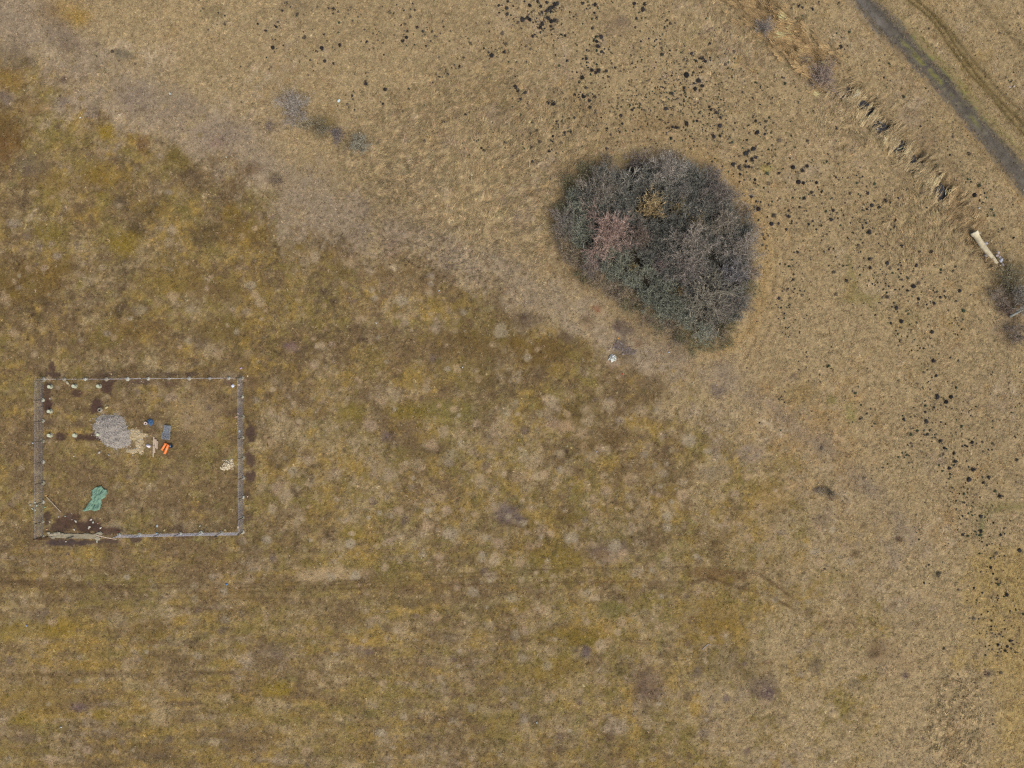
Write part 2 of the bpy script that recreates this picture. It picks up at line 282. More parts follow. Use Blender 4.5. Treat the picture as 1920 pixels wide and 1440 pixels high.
BL = [  # x, y, rx, ry, colour, strength : patches that can be told apart in the photograph
 (125,28,45,30,(158,130,72),.7),(150,35,20,14,(160,130,62),.6),(90,18,30,18,(120,102,84),.6),(110,52,30,20,(112,98,86),.7),(130,88,26,18,(100,84,68),.7),(30,112,34,22,(104,92,78),.6),
 (20,150,34,24,(140,112,58),.6),(15,245,45,30,(92,72,42),.7),(12,275,30,28,(105,74,40),.6),(12,183,16,14,(118,104,98),.7),(115,188,14,10,(120,108,100),.6),(200,245,16,14,(135,112,36),.8),(60,200,30,14,(128,102,50),.5),
 (235,103,18,9,(84,84,74),.7),(222,98,10,6,(78,80,68),.7),(182,83,5,5,(70,55,52),.8),(118,150,8,8,(84,68,62),.7),(270,270,14,14,(110,82,56),.7),(335,300,26,22,(120,104,48),.6),(325,290,20,15,(98,86,46),.6),
 (250,180,40,30,(132,118,106),.6),(340,200,50,25,(126,112,98),.5),(420,250,50,25,(132,117,104),.5),(405,268,14,12,(132,104,92),.5),(478,312,18,14,(106,86,66),.7),(465,320,16,10,(96,74,46),.7),(520,338,20,13,(96,78,62),.6),(505,238,9,12,(100,84,72),.6),
 (60,310,30,22,(104,92,82),.6),(180,330,45,22,(124,100,44),.6),(110,345,60,22,(116,96,50),.5),(280,395,28,20,(88,76,50),.7),(250,430,22,16,(82,70,46),.8),(390,440,34,24,(92,78,52),.8),(225,380,16,12,(92,82,66),.6),(235,455,34,24,(128,108,38),.7),(95,440,30,22,(122,108,42),.6),
 (430,400,22,16,(132,108,48),.6),(460,440,40,26,(122,98,48),.5),(330,520,60,30,(122,100,48),.5),(60,530,60,40,(112,90,46),.6),(120,500,30,16,(104,84,48),.6),(420,545,60,28,(110,90,52),.5),(545,650,13,10,(116,96,96),.8),(640,505,26,16,(104,90,52),.6),(560,470,40,20,(116,98,60),.5),
 (25,418,14,8,(150,138,122),.6),(375,640,14,10,(100,86,76),.5),(410,620,50,25,(110,92,52),.5),(250,620,60,22,(114,92,52),.5),(200,640,30,18,(112,100,52),.5),
 (740,500,40,20,(116,96,56),.5),(900,640,70,34,(104,86,46),.6),(1020,660,80,30,(104,84,46),.7),(985,600,26,20,(106,90,70),.7),(982,595,8,7,(84,70,58),.8),(1100,600,14,14,(96,78,62),.7),(1065,635,12,9,(88,72,58),.8),(870,700,70,32,(128,112,64),.5),(845,770,60,20,(124,116,68),.6),(765,770,40,16,(124,108,42),.6),(655,770,26,16,(126,112,44),.6),
 (1090,775,44,30,(92,76,40),.75),(1130,830,40,26,(96,78,48),.6),(1200,740,60,40,(108,92,66),.5),(1060,800,16,12,(168,142,108),.85),(1040,795,14,8,(150,128,104),.7),(1200,770,18,12,(156,138,108),.6),(1048,850,8,8,(150,130,104),.5),(985,808,9,8,(98,82,78),.7),(790,845,50,24,(104,88,62),.5),(815,840,26,10,(86,70,56),.7),(725,820,10,10,(112,96,94),.7),(730,893,14,12,(158,140,112),.85),(700,890,8,8,(148,130,104),.7),(662,903,7,8,(156,142,116),.7),(975,895,22,12,(154,132,104),.7),(1048,850,9,8,(156,140,110),.7),(1125,840,8,8,(164,142,116),.6),(930,830,6,5,(152,134,116),.7),
 (950,960,22,22,(106,94,92),.8),(975,975,14,12,(104,92,90),.7),(758,974,8,10,(98,86,84),.6),(1070,970,34,12,(94,80,40),.6),(660,1000,22,20,(132,116,52),.6),(900,1012,9,8,(166,144,108),.85),(845,1000,16,14,(150,138,106),.6),(1050,1045,60,24,(124,106,44),.6),(1120,1035,30,22,(108,90,84),.6),(1165,1030,20,14,(104,90,84),.6),(1330,1010,40,26,(104,86,54),.5),
 (620,1075,60,14,(170,148,112),.8),(590,1080,30,10,(166,146,114),.6),(960,1123,12,8,(156,144,114),.8),(1150,1140,26,16,(112,108,58),.6),(470,1088,9,6,(150,132,106),.7),(900,1145,30,10,(106,92,62),.5),(770,1130,50,10,(100,86,66),.5),
 (1060,1195,80,16,(118,100,42),.7),(1110,1205,20,8,(98,92,40),.6),(1100,1222,10,12,(102,90,92),.8),(962,1197,7,5,(78,66,56),.8),(1080,1220,6,5,(78,68,52),.8),(852,1237,9,5,(92,78,72),.7),(1215,1290,36,40,(106,88,76),.7),(1245,1207,12,8,(92,78,50),.7),(1240,1230,10,5,(92,78,60),.7),(1050,1380,14,14,(98,84,78),.7),(1000,1350,14,12,(94,80,70),.6),(1040,1255,60,24,(126,106,42),.5),(1215,1380,14,16,(92,78,48),.7),(900,1165,20,10,(110,98,60),.5),(805,1385,14,10,(100,86,78),.6),
 (148,1326,20,9,(106,90,88),.8),(190,1340,18,12,(128,110,44),.7),(40,1350,22,12,(130,114,44),.7),(60,1175,70,22,(130,112,46),.5),(115,1180,30,18,(140,118,52),.5),(520,1295,26,16,(136,116,44),.7),(440,1330,60,12,(128,110,48),.5),(280,1180,40,22,(108,88,46),.6),(60,1300,70,40,(140,118,64),.5),(30,1380,34,20,(146,126,92),.5),(220,1160,24,14,(150,134,110),.5),(75,1155,26,14,(120,106,92),.6),(305,1280,12,8,(156,138,112),.6),(280,1410,60,20,(92,76,62),.6),(460,1385,60,30,(94,78,64),.5),(50,1385,30,10,(100,86,74),.6),(520,1220,26,16,(100,88,84),.5),(450,1210,14,8,(128,108,40),.6),
 (1470,870,30,20,(126,112,60),.5),(1560,930,12,8,(92,78,66),.6),(1250,905,30,22,(104,90,56),.5),(1440,930,40,30,(146,120,66),.5),(1540,975,18,14,(112,98,84),.6),(1340,1170,50,30,(124,102,50),.6),(1600,1120,16,30,(112,94,72),.4),(1645,1220,26,20,(118,98,74),.7),(1640,1225,10,8,(92,76,56),.6),(1570,1165,40,18,(118,98,70),.5),(1530,1250,14,14,(106,94,82),.7),(1430,1290,26,26,(104,90,80),.8),(1440,1300,14,12,(98,82,84),.6),(1400,1408,7,7,(102,86,78),.8),(1320,1375,14,10,(120,106,100),.6),(1310,1260,9,14,(100,88,82),.7),(1400,1265,12,10,(98,82,48),.6),(1600,1280,14,12,(104,94,76),.6),(1690,1240,60,30,(152,130,96),.4),(1380,1250,60,40,(110,98,66),.4),
 (1330,1075,40,12,(112,88,58),.7),(1380,1080,24,12,(112,90,62),.6),(1345,885,30,20,(148,134,112),.6),(1400,850,26,20,(142,128,112),.6),(1345,735,14,12,(88,80,82),.8),(1500,740,40,26,(132,116,72),.4),(1595,775,12,18,(126,122,68),.6),(1560,750,10,10,(116,114,62),.6),(1620,560,40,10,(122,114,66),.5),(1595,530,14,30,(132,116,66),.5),(1440,315,12,8,(146,136,70),.6),(1700,600,26,20,(130,116,76),.5),(1880,950,50,10,(124,116,72),.5),(1840,985,5,16,(108,116,74),.6),
 (930,215,26,20,(138,122,104),.6),(400,22,24,14,(112,102,72),.5),(560,10,30,14,(112,100,80),.4),(1150,45,30,20,(124,106,84),.5),(1170,40,14,12,(118,102,88),.5),(1100,215,34,30,(132,112,82),.4),(1230,230,60,20,(130,108,74),.5),(1100,350,50,30,(146,120,78),.4),(1180,300,30,10,(124,112,66),.6),(735,455,20,24,(128,108,92),.6),(940,210,10,24,(126,112,72),.5),
 (1117,577,9,5,(150,100,66),.85),(1121,583,5,4,(154,98,66),.85),(1197,645,6,7,(120,82,48),.9),(1165,615,18,14,(86,74,70),.9),(1156,608,8,12,(74,64,62),.6),(1182,620,10,8,(84,72,66),.6),(1162,642,10,6,(84,78,76),.7),(1172,665,24,12,(88,72,46),.8),(1166,640,16,16,(96,84,76),.7),(1165,655,18,6,(124,114,108),.5),(1190,660,8,6,(116,104,100),.5),(1258,668,9,6,(88,74,64),.7),
 (1685,1011,7,7,(80,64,50),.95),(1758,1078,7,5,(112,104,80),.7),(1850,1262,9,7,(104,88,78),.8),(1862,1262,6,5,(96,84,66),.6),
 (1540,140,50,24,(112,96,76),.5),(1560,180,30,14,(116,98,74),.5),(1900,510,34,30,(104,92,66),.7),(1905,560,40,34,(88,76,66),.8),(1890,620,30,26,(104,90,76),.6),
 (1735,270,24,46,(124,106,80),.5),(1700,215,22,16,(126,110,88),.5),(1780,330,22,26,(120,102,74),.5),(600,230,30,16,(112,102,74),.6),(590,240,24,10,(98,88,66),.7),(660,270,30,16,(108,100,78),.6),(615,228,14,8,(124,106,60),.5),(605,255,10,6,(92,82,60),.6),
 # bare earth in and around the fenced plot
 (97,690,6,10,(84,66,58),.9),(100,703,16,5,(86,70,60),.9),(200,703,22,5,(90,74,62),.8),(262,716,24,6,(92,76,66),.85),(320,720,30,7,(96,78,66),.75),(355,702,14,4,(90,74,64),.8),(315,702,16,4,(80,66,60),.8),(430,716,14,8,(94,76,66),.8),(470,715,14,14,(96,78,64),.7),
 (88,745,9,30,(84,66,54),.9),(92,760,7,12,(80,62,54),.9),(145,738,9,8,(82,64,54),.9),(200,725,12,14,(80,62,54),.9),(182,758,10,12,(80,62,54),.95),(176,768,8,10,(80,62,54),.95),(205,715,10,6,(82,66,56),.9),(113,820,10,8,(76,60,52),.95),(90,820,10,5,(84,68,58),.8),(165,819,26,8,(80,63,54),.95),(148,795,14,7,(92,76,62),.7),(92,790,10,6,(88,72,62),.7),
 (125,975,24,14,(84,66,54),.95),(165,985,24,13,(78,62,54),.95),(110,988,18,10,(82,66,56),.9),(200,995,22,7,(84,66,56),.9),(88,975,6,18,(78,64,56),.9),(115,1018,34,7,(78,66,62),.95),(165,1016,20,4,(80,68,62),.9),(205,1014,22,5,(84,70,62),.9),(255,1012,12,6,(84,70,62),.9),(292,1010,10,5,(86,72,62),.85),(345,1005,16,5,(92,76,66),.8),(395,1008,10,4,(92,78,66),.7),(340,990,20,8,(98,82,66),.7),
 (470,812,9,12,(84,68,60),.9),(472,820,6,8,(82,66,58),.9),(468,862,9,13,(86,70,60),.9),(470,893,10,9,(84,68,60),.9),(463,930,7,10,(88,72,60),.85),(466,970,8,10,(88,70,60),.85),(445,770,10,6,(90,72,62),.7),(442,890,5,4,(74,62,58),.8),(450,1018,10,6,(92,74,60),.7),(430,775,8,6,(94,76,64),.6),
 (283,820,12,20,(92,76,62),.6),(300,835,14,14,(94,78,62),.5),(250,838,10,6,(96,80,64),.5),(262,832,34,14,(142,124,92),.7),(285,817,22,4,(146,128,94),.7),(290,846,20,4,(136,118,86),.6),(365,785,52,40,(152,131,98),.65),(330,900,40,30,(138,118,88),.4),(240,760,30,14,(134,112,80),.4),(430,705,20,8,(150,132,110),.5),
 (100,1075,90,4,(98,80,58),.35),(20,1092,40,3,(86,72,54),.6),(35,1074,24,3,(86,72,52),.6),(230,1120,60,8,(98,82,62),.6),(430,1110,60,20,(116,94,66),.5),(740,1100,90,16,(120,98,68),.35),(100,1265,200,5,(96,78,56),.35),(400,1262,40,4,(88,74,56),.6),(290,1205,40,5,(92,76,60),.5),(340,1318,34,5,(94,78,66),.6),(200,1380,40,6,(96,80,66),.5),
]
for (bx, by, rx, ry, c, s) in BL:
    x0, y0 = W(bx, by); R = max(rx, ry) * PX * 2.2
    i0, i1 = np.searchsorted(xs, [x0 - R, x0 + R]); j0, j1 = np.searchsorted(ys, [y0 - R, y0 + R])
    if i1 <= i0 or j1 <= j0: continue
    sl = (slice(j0, j1), slice(i0, i1))
    small = min(rx, ry)
    d = np.hypot((QX[sl] - bx) / rx, (QY[sl] - by) / ry) + (0.95 if s >= .9 else .6) * fbm(XX[sl], YY[sl], 0.055 * small + 0.5, 90, 5, 0.75)
    hard = s >= 0.9
    m = (smooth(1.25, 0.8, d) if hard else smooth(1.5, 0.35, d)) * min(1, s * (1.0 if hard else 0.95))
    C[sl] = C[sl] * (1 - m[..., None]) + lin(c) * (1 + 0.12 * fbm(XX[sl], YY[sl], 0.8, 91, 3))[..., None] * m[..., None]

# many little pale or dark cushions of grass and moss over the moor
for k in range(700):
    bx, by = rnd.uniform(-20, 1750), rnd.uniform(120, 1460)
    if not inside(np.array([bx]), np.array([by]), MOOR)[0]: continue
    rx = rnd.uniform(3, 9); ry = rx * rnd.uniform(.7, 1.1)
    c = rnd.choice([(160,142,112),(156,134,102),(150,136,116),(152,130,96),(94,78,56),(98,80,62),(106,92,88),(124,106,50),(92,84,52)])
    x0, y0 = W(bx, by); R = rx * PX * 2
    i0, i1 = np.searchsorted(xs, [x0 - R, x0 + R]); j0, j1 = np.searchsorted(ys, [y0 - R, y0 + R])
    sl = (slice(j0, j1), slice(i0, i1))
    d = np.hypot((QX[sl] - bx) / rx, (QY[sl] - by) / ry) + 0.5 * fbm(XX[sl], YY[sl], 0.7, 92, 3)
    m = smooth(1.5, 0.5, d) * rnd.uniform(.3, .7)
    C[sl] = C[sl] * (1 - m[..., None]) + lin(c) * m[..., None]

for k in range(760):
    bx, by = (rnd.uniform(0, 1600), rnd.uniform(420, 1440)) if k < 400 else (rnd.gauss(900, 260), rnd.gauss(930, 150))
    if not inside(np.array([bx]), np.array([by]), MOOR)[0]: continue
    if bx < 480 and 690 < by < 1025 and rnd.random() < .7: continue
    rx = rnd.choice([3, 4, 4, 5, 6, 7, 9, 11]) * rnd.uniform(.8, 1.2); ry = rx * rnd.uniform(.75, 1.05)
    c = rnd.choice([(166,148,118),(160,142,112),(158,146,122),(168,146,114),(156,136,110)])
    x0, y0 = W(bx, by); R_ = rx * PX * 2
    i0, i1 = np.searchsorted(xs, [x0 - R_, x0 + R_]); j0, j1 = np.searchsorted(ys, [y0 - R_, y0 + R_])
    sl = (slice(j0, j1), slice(i0, i1))
    d = np.hypot((QX[sl] - bx) / rx, (QY[sl] - by) / ry) + 0.45 * fbm(XX[sl], YY[sl], 0.6, 94, 3)
    m = smooth(1.35, 0.65, d) * rnd.uniform(.35, .85)
    C[sl] = C[sl] * (1 - m[..., None]) + lin(c) * m[..., None]

# arcs of flattened grass round the thicket and down the meadow
for off, wd, st, c in [(11, 5, .6, (174,152,112)), (19, 2.4, .5, (118,100,72)), (27, 4, .55, (172,150,110)), (35, 2.2, .4, (122,104,74)), (43, 4, .5, (170,148,110)), (51, 2.0, .35, (126,108,78))]:
    d, _, _ = poly_dist(QX, QY, [(1040-off*.6,360-off*.6),(1110,300-off),(1170,280-off*.7),(1250,274-off*.6),(1310,290-off*.6),(1362+off*.5,328-off*.7),(1404+off*.8,382-off*.5),(1432+off,440),(1438+off,505),(1428+off,565),(1404+off,625),(1370+off,690)])
    m = np.exp(-(d / wd) ** 2) * st * np.clip(1.0 + 1.0 * fbm(XX, YY, 2.5, 95, 3), 0, 1.25)
    C = C * (1 - m[..., None]) + lin(c) * m[..., None]
for pts, wd, st, c in [([(-60,-10),(0,20),(150,95),(330,195),(480,275),(560,345),(700,415),(900,495),(1080,590),(1200,655),(1350,700)], 36, .5, (142,128,108)), ([(1350,700),(1450,765),(1560,850),(1650,935),(1720,1030)], 20, .6, (133,119,102)), ([(1590,480),(1605,540),(1640,580),(1670,610)], 5, .4, (122,116,72)), ([(1960,945),(1880,952),(1845,965),(1838,1000)], 4, .5, (118,114,72)),
                       ([(1280,20),(1370,85),(1440,125),(1520,170),(1580,215)], 16, .3, (170,152,120)), ([(1480,200),(1580,290),(1680,400),(1760,500)], 30, .18, (172,150,112))]:
    d, _, _ = poly_dist(QX, QY, pts)
    m = np.exp(-(d / wd) ** 2) * st * np.clip(.8 + 1.0 * fbm(XX, YY, 3.0, 96, 3), 0, 1.2)
    C = C * (1 - m[..., None]) + lin(c) * m[..., None]

# trodden line across the moor
for pts, wd, st in [([(-60,1088),(200,1092),(420,1097),(640,1090),(820,1078),(1000,1068),(1300,1062),(1420,1078),(1500,1115)],1.8,.62),([(-60,1094),(200,1098),(420,1103),(640,1096),(820,1085),(1000,1076)],1.7,.65),([(-60,1100),(120,1101),(300,1103)],1.7,.6),([(-60,1073),(60,1074)],1.6,.5),([(400,1112),(640,1104),(830,1098),(1000,1092),(1290,1090)],1.8,.62),([(300,1121),(520,1122),(700,1112)],1.6,.5),
                    ([(1425,1075),(1450,1095),(1500,1130)],3,.75),([(1290,1095),(1330,1083),(1380,1100),(1440,1115),(1500,1150)],3,.75),([(-60,1268),(140,1263),(430,1260)],3,.2),([(1300,620),(1350,640),(1420,660),(1480,700),(1560,800)],10,.18)]:
    d, a_, _ = poly_dist(QX, QY, pts)
    m = np.exp(-(d / wd) ** 2) * st * np.clip(0.65 + 0.9 * fbm(XX, YY, 3.0, 93, 3), 0, 1.2)
    C = C * (1 - m[..., None]) + lin((86,68,46)) * m[..., None]

# height
Z = 0.16 * fbm(XX, YY, 9.0, 5, 3) + 0.10 * fbm(XX, YY, 0.9, 6, 3)
lodged = np.clip(smooth(260, 120, np.hypot((QX - 900) / 1.3, QY - 320)) + .75 * smooth(75, 35, np.hypot(QX - 1795, (QY - 1365) * .55)) + smooth(110, 50, np.hypot(QX - 1740, QY - 420)) + 0.8 * smooth(150, 60, np.hypot(QX - 1400, QY - 40)) + 0.8 * smooth(90, 40, np.hypot(QX - 1590, QY - 225)), 0, 1)
lodged *= (1 - inside(QX, QY, THICKET))
flow = math.radians(25) + 1.4 * fbm(XX, YY, 14.0, 8, 2) + np.where((QY > 1000) | (QX > 1600), math.radians(80), 0)
fxr = XX * math.cos(.5) + YY * math.sin(.5); fyr = -XX * math.sin(.5) + YY * math.cos(.5)
ridg = fbm(fxr * .5, fyr * 1.25, 0.75, 9, 3)
Z = Z + lodged * 0.22 * ridg
C = C * (1 + lodged * 0.22 * ridg)[..., None]  # ridge shading put into the colour: crests lighter, hollows darker
dd, dal, _ = poly_dist(QX, QY, DITCH)
dm = dd * PX + 0.35 * fbm(XX, YY, 2.0, 10, 3)
ditch = smooth(2.6, 0.5, dm) * (1 - smooth(430, 500, QY))
upper = smooth(1570, 1500, QX)                        # upper stretch is full of reeds
Z = Z - ditch * 1.15 - .5 * wmask(QX, QY)
C = C * (1 - 0.55 * ditch[..., None]) + 0.55 * ditch[..., None] * lin((120,104,78))
for pts, wd, st in RUTS:
    d, a_, _ = poly_dist(QX, QY, pts)
    m = np.exp(-(d / wd) ** 2) * st * np.clip(1.0 + 0.5 * fbm(XX, YY, 1.5, 11, 3), 0, 1)
    Z = Z - 0.16 * m
    C = C * (1 - m[..., None]) + lin((46,42,31)) * m[..., None]
    m2 = np.exp(-(d / (wd * 4)) ** 2) * st * 0.4
    C = C * (1 - m2[..., None]) + lin((122,106,66)) * m2[..., None]
trk_in = inside(QX, QY, TRK_POLY)
dl, _, _ = poly_dist(QX, QY, TRK_L); dr, _, _ = poly_dist(QX, QY, TRK_R)
m = np.exp(-(dr / 9.0) ** 2) * (0.35 + 0.65 * smooth(330, 230, QY) * smooth(20, 80, QY)) * np.clip(.8 + fbm(XX, YY, 1.2, 12, 3), 0, 1) * 0.8
C = C * (1 - m[..., None]) + lin((118,116,56)) * m[..., None]
m = np.exp(-(dl / 8.0) ** 2) * 0.6 * np.clip(.45 + 1.3 * fbm(XX, YY, 4.0, 17, 4), 0, 1)
C = C * (1 - m[..., None]) + lin((150,120,72)) * m[..., None]
m = trk_in * smooth(0, 9, np.minimum(dl, dr) + 9 * fbm(XX, YY, 1.6, 16, 4, .7))
C = C * (1 - m[..., None]) + lin((104,97,84)) * m[..., None]
# darker ground under the thicket, paler and browner bands outside its rim
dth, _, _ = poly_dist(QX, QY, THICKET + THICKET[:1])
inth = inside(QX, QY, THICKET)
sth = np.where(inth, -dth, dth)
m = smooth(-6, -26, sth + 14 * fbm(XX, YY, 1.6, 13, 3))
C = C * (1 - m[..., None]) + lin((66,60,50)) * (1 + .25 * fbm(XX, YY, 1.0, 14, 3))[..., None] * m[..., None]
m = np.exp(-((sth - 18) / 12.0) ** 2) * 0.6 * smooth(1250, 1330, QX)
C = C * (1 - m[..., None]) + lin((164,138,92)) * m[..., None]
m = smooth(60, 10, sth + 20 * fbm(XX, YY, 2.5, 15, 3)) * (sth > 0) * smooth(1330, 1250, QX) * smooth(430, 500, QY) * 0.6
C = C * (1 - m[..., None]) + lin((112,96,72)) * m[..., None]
C = np.clip(C, 0.004, 0.8)
inner = (np.abs(XX) <= 80) & (np.abs(YY) <= 61)
Z = np.where(inner, Z, Z * 0.0)
C = np.where(inner[..., None], C, lin(PAL['straw']) * .92)
Z = Z - 0.0

idx = np.arange(NX * NY).reshape(NY, NX)
quads = np.stack([idx[:-1, :-1], idx[:-1, 1:], idx[1:, 1:], idx[1:, :-1]], -1).reshape(-1)
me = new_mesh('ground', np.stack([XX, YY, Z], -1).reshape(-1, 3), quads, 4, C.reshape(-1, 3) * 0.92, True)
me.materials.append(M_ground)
ground = tag(link('ground', me), 'dry winter meadow and mossy moor seen from straight above', kind='structure')

IX0 = len(far); IY0 = len(far_y)
def sample(G, x, y):
    u = np.clip((np.asarray(x) + 80.0) / 0.2, 0, len(gx) - 1.001); v = np.clip((np.asarray(y) + 61.0) / 0.2, 0, len(gy) - 1.001)
    i = u.astype(int); j = v.astype(int); fu = u - i; fv = v - j
    if G.ndim == 3: fu = fu[..., None]; fv = fv[..., None]
    i = i + IX0; j = j + IY0
    return (G[j, i] * (1 - fu) + G[j, i + 1] * fu) * (1 - fv) + (G[j + 1, i] * (1 - fu) + G[j + 1, i + 1] * fu) * fv
def hz(x, y): return float(sample(Z, np.array([x]), np.array([y]))[0])

# ------------------------------------------------------------------ ditch water: one strip along the ditch bed
pts = [W(*p) for p in DITCH[:14]]
v = []; f = []
for i, p in enumerate(pts):
    q0 = np.array(pts[max(i - 1, 0)]); q1 = np.array(pts[min(i + 1, len(pts) - 1)]); d = q1 - q0; d /= np.linalg.norm(d); nrm = np.array([-d[1], d[0]])
    for t in (-1, 1): v.append((p[0] + nrm[0] * t * 1.05, p[1] + nrm[1] * t * 1.05, -0.93))
for i in range(len(pts) - 1): f.append((2*i, 2*i+1, 2*i+3, 2*i+2))
wm = bpy.data.meshes.new('ditch_water'); wm.from_pydata(v, [], f); wm.materials.append(M_water)
tag(link('ditch_water', wm), 'still dark water showing between reeds along the ditch', kind='structure')

# ------------------------------------------------------------------ the track
def resample(pts, n):
    p = np.array(pts, float); s = np.concatenate([[0], np.cumsum(np.hypot(*np.diff(p, axis=0).T))]); t = np.linspace(0, s[-1], n)
    return np.stack([np.interp(t, s, p[:, 0]), np.interp(t, s, p[:, 1])], -1)
ns, nt = 620, 44
Lp = resample(TRK_L, ns); Rp = resample(TRK_R, ns)
T = np.linspace(-0.12, 1.12, nt)
P = Lp[:, None, :] * (1 - T)[None, :, None] + Rp[:, None, :] * T[None, :, None]
tx = (P[..., 0] - 960) * PX; ty = (720 - P[..., 1]) * PX
TT = np.broadcast_to(T, tx.shape); TP = P[..., 1]
nz_ = fbm(tx, ty, 1.6, 70, 4, .65); nf_ = fbm(tx, ty, .5, 71, 2, .8)
tc = lin((97,92,83)) * np.ones(tx.shape + (1,))
def mixc(c, m):
    global tc
    m = np.clip(m, 0, 1)[..., None]; tc = tc * (1 - m) + lin(c) * m
mixc((118,116,112), smooth(110, 0, TP) * smooth(.62, .15, TT) * .9)
mixc((92,86,76), np.exp(-((TT - .22) / .12) ** 2) * .5)
mixc((78,75,70), np.exp(-((TT - .74) / .2) ** 2) * (.75 * smooth(330, 150, TP)))
mixc((112,110,60), np.exp(-((TT - .5) / .11) ** 2) * smooth(40, 110, TP) * smooth(265, 200, TP) * np.clip(.5 + 2.4 * nz_ + .8 * nf_, 0, 1))
mixc((112,114,56), np.exp(-((TT - 1.0) / .12) ** 2) * smooth(30, 90, TP) * smooth(300, 220, TP) * np.clip(.7 + 1.2 * nz_, 0, 1))
mixc((96,92,84), np.exp(-((TT - .5) / .2) ** 2) * smooth(230, 300, TP) * .4)
mixc((124,112,92), smooth(.12, -.1, TT) * .7)
mixc((118,108,78), smooth(.9, 1.1, TT) * .5)
bare = np.minimum(TT, 1 - TT) + .22 * nz_ + .14 * nf_
mixc((142,124,92), smooth(.16, .02, bare) * .8)
tc = tc * (1 + .32 * nz_ + .3 * nf_)[..., None]
tzz = sample(Z, tx, ty) + 0.03 + 0.02 * nf_ - 0.05 * np.exp(-((TT - .2) / .1) ** 2) - 0.05 * np.exp(-((TT - .78) / .1) ** 2)
idt = np.arange(ns * nt).reshape(ns, nt)
tq = np.stack([idt[:-1, :-1], idt[:-1, 1:], idt[1:, 1:], idt[1:, :-1]], -1)
edge = np.minimum(TT, 1 - TT)[:-1, :-1]
nl_ = fbm(tx, ty, 4.0, 72, 3, .6)
keep = edge > (-0.13 + 0.20 * nz_ + .12 * nf_ + .07 * nl_)[:-1, :-1]
me = new_mesh('track', np.stack([tx, ty, tzz], -1).reshape(-1, 3), tq[keep].reshape(-1), 4, np.clip(tc, .01, .8).reshape(-1, 3), True)
me.materials.append(M_track)
tag(link('track', me), 'grey farm track with a grassy middle crossing the upper right corner', kind='structure')

# ------------------------------------------------------------------ grass: tufts of blades over the whole meadow
def blades(x, y, ang, ln, wd, col, lift, zoff=0.0):
    n = len(x); z = sample(Z, x, y) + zoff
    ca, sa = np.cos(ang), np.sin(ang)
    v = np.empty((n, 3, 3), np.float32)
    v[:, 0, 0] = x - sa * wd; v[:, 0, 1] = y + ca * wd; v[:, 0, 2] = z - 0.01
    v[:, 1, 0] = x + sa * wd; v[:, 1, 1] = y - ca * wd; v[:, 1, 2] = z - 0.01
    v[:, 2, 0] = x + ca * ln; v[:, 2, 1] = y + sa * ln; v[:, 2, 2] = z + lift
    return v.reshape(-1, 3), np.repeat(col, 3, 0)
plot_soil = np.zeros_like(QX)
for (bx, by, rx, ry, c, s) in BL:
    if s >= 0.9 and by > 650 and bx < 500:
        plot_soil = np.maximum(plot_soil, smooth(1.3, .8, np.hypot((QX - bx) / rx, (QY - by) / ry)))
dens = (1 - 0.9 * plot_soil) * (1 - smooth(10, 25, np.minimum(dl, dr)) * trk_in) * (1 - 0.75 * smooth(5, -8, sth)) * (1 - 0.7 * smooth(.5, .9, ditch)) * (1 - .97 * wmask(QX, QY))
for (bx, by, r) in [(208, 805, 27), (222, 822, 24)]: dens *= smooth(r - 4, r, np.hypot(QX - bx, QY - by))
for pts, wd, st in RUTS:
    d, a_, _ = poly_dist(QX, QY, pts); dens *= 1 - .8 * st * np.exp(-(d / wd) ** 2)
NT = 135000; NB = 7
rx_ = rng.uniform(-77, 77, NT); ry_ = rng.uniform(-58.5, 58.5, NT)
ok = rng.random(NT) < sample(dens, rx_, ry_); rx_ = rx_[ok]; ry_ = ry_[ok]; NT = len(rx_)
lod = sample(lodged, rx_, ry_); Am = sample(A, rx_, ry_)
tcol = sample(C, rx_, ry_)
mixn = np.array([lin(PAL[n]) for n in ('straw','pale','beige','dark','ochre','olive','brown','dark','pale','dark')])
mixm = np.array([lin(PAL[n]) for n in ('straw','pale','beige','orange','pale','olive','straw','brown','pale','dark')])
pk = rng.integers(0, 10, NT)
oth = np.where((Am > .5)[:, None], mixm[pk], mixn[pk])
wmx = np.clip(rng.normal(.22, .30, NT) * (1 - .35 * Am), 0, .75)[:, None]
tcol = (tcol * (1 - wmx) + oth * wmx) * np.exp(rng.normal(-0.04 + .03 * Am, 0.28 - .09 * Am, NT))[:, None]
tcol *= (1 + rng.normal(0, .03, (NT, 3)))
tang = np.where(lod > .3, sample(flow, rx_, ry_) + rng.normal(0, .5, NT), rng.uniform(0, 6.28, NT))
spread = np.where(lod > .3, .45, 1.5 - .5 * Am)
tl = (0.20 + .10 * Am + 0.38 * lod) * rng.uniform(.7, 1.35, NT)
rep = lambda a: np.repeat(a, NB, 0)
bx = rep(rx_) + rng.normal(0, .09, NT * NB); by = rep(ry_) + rng.normal(0, .09, NT * NB)
ba = rep(tang) + rng.normal(0, 1, NT * NB) * rep(spread)
bl = rep(tl) * rng.uniform(.6, 1.3, NT * NB)
bc = rep(tcol) * np.exp(rng.normal(0, .15, NT * NB))[:, None]
bv, bcol = blades(bx, by, ba, bl, rng.uniform(.028, .05, NT * NB), np.clip(bc, .004, .75), bl * rng.uniform(.1, .5, NT * NB))
me = new_mesh('dry_grass', bv, np.arange(len(bv)), 3, bcol, False); me.materials.append(M_grass)
tag(link('dry_grass', me), 'short dry winter grass covering the whole meadow', kind='stuff')

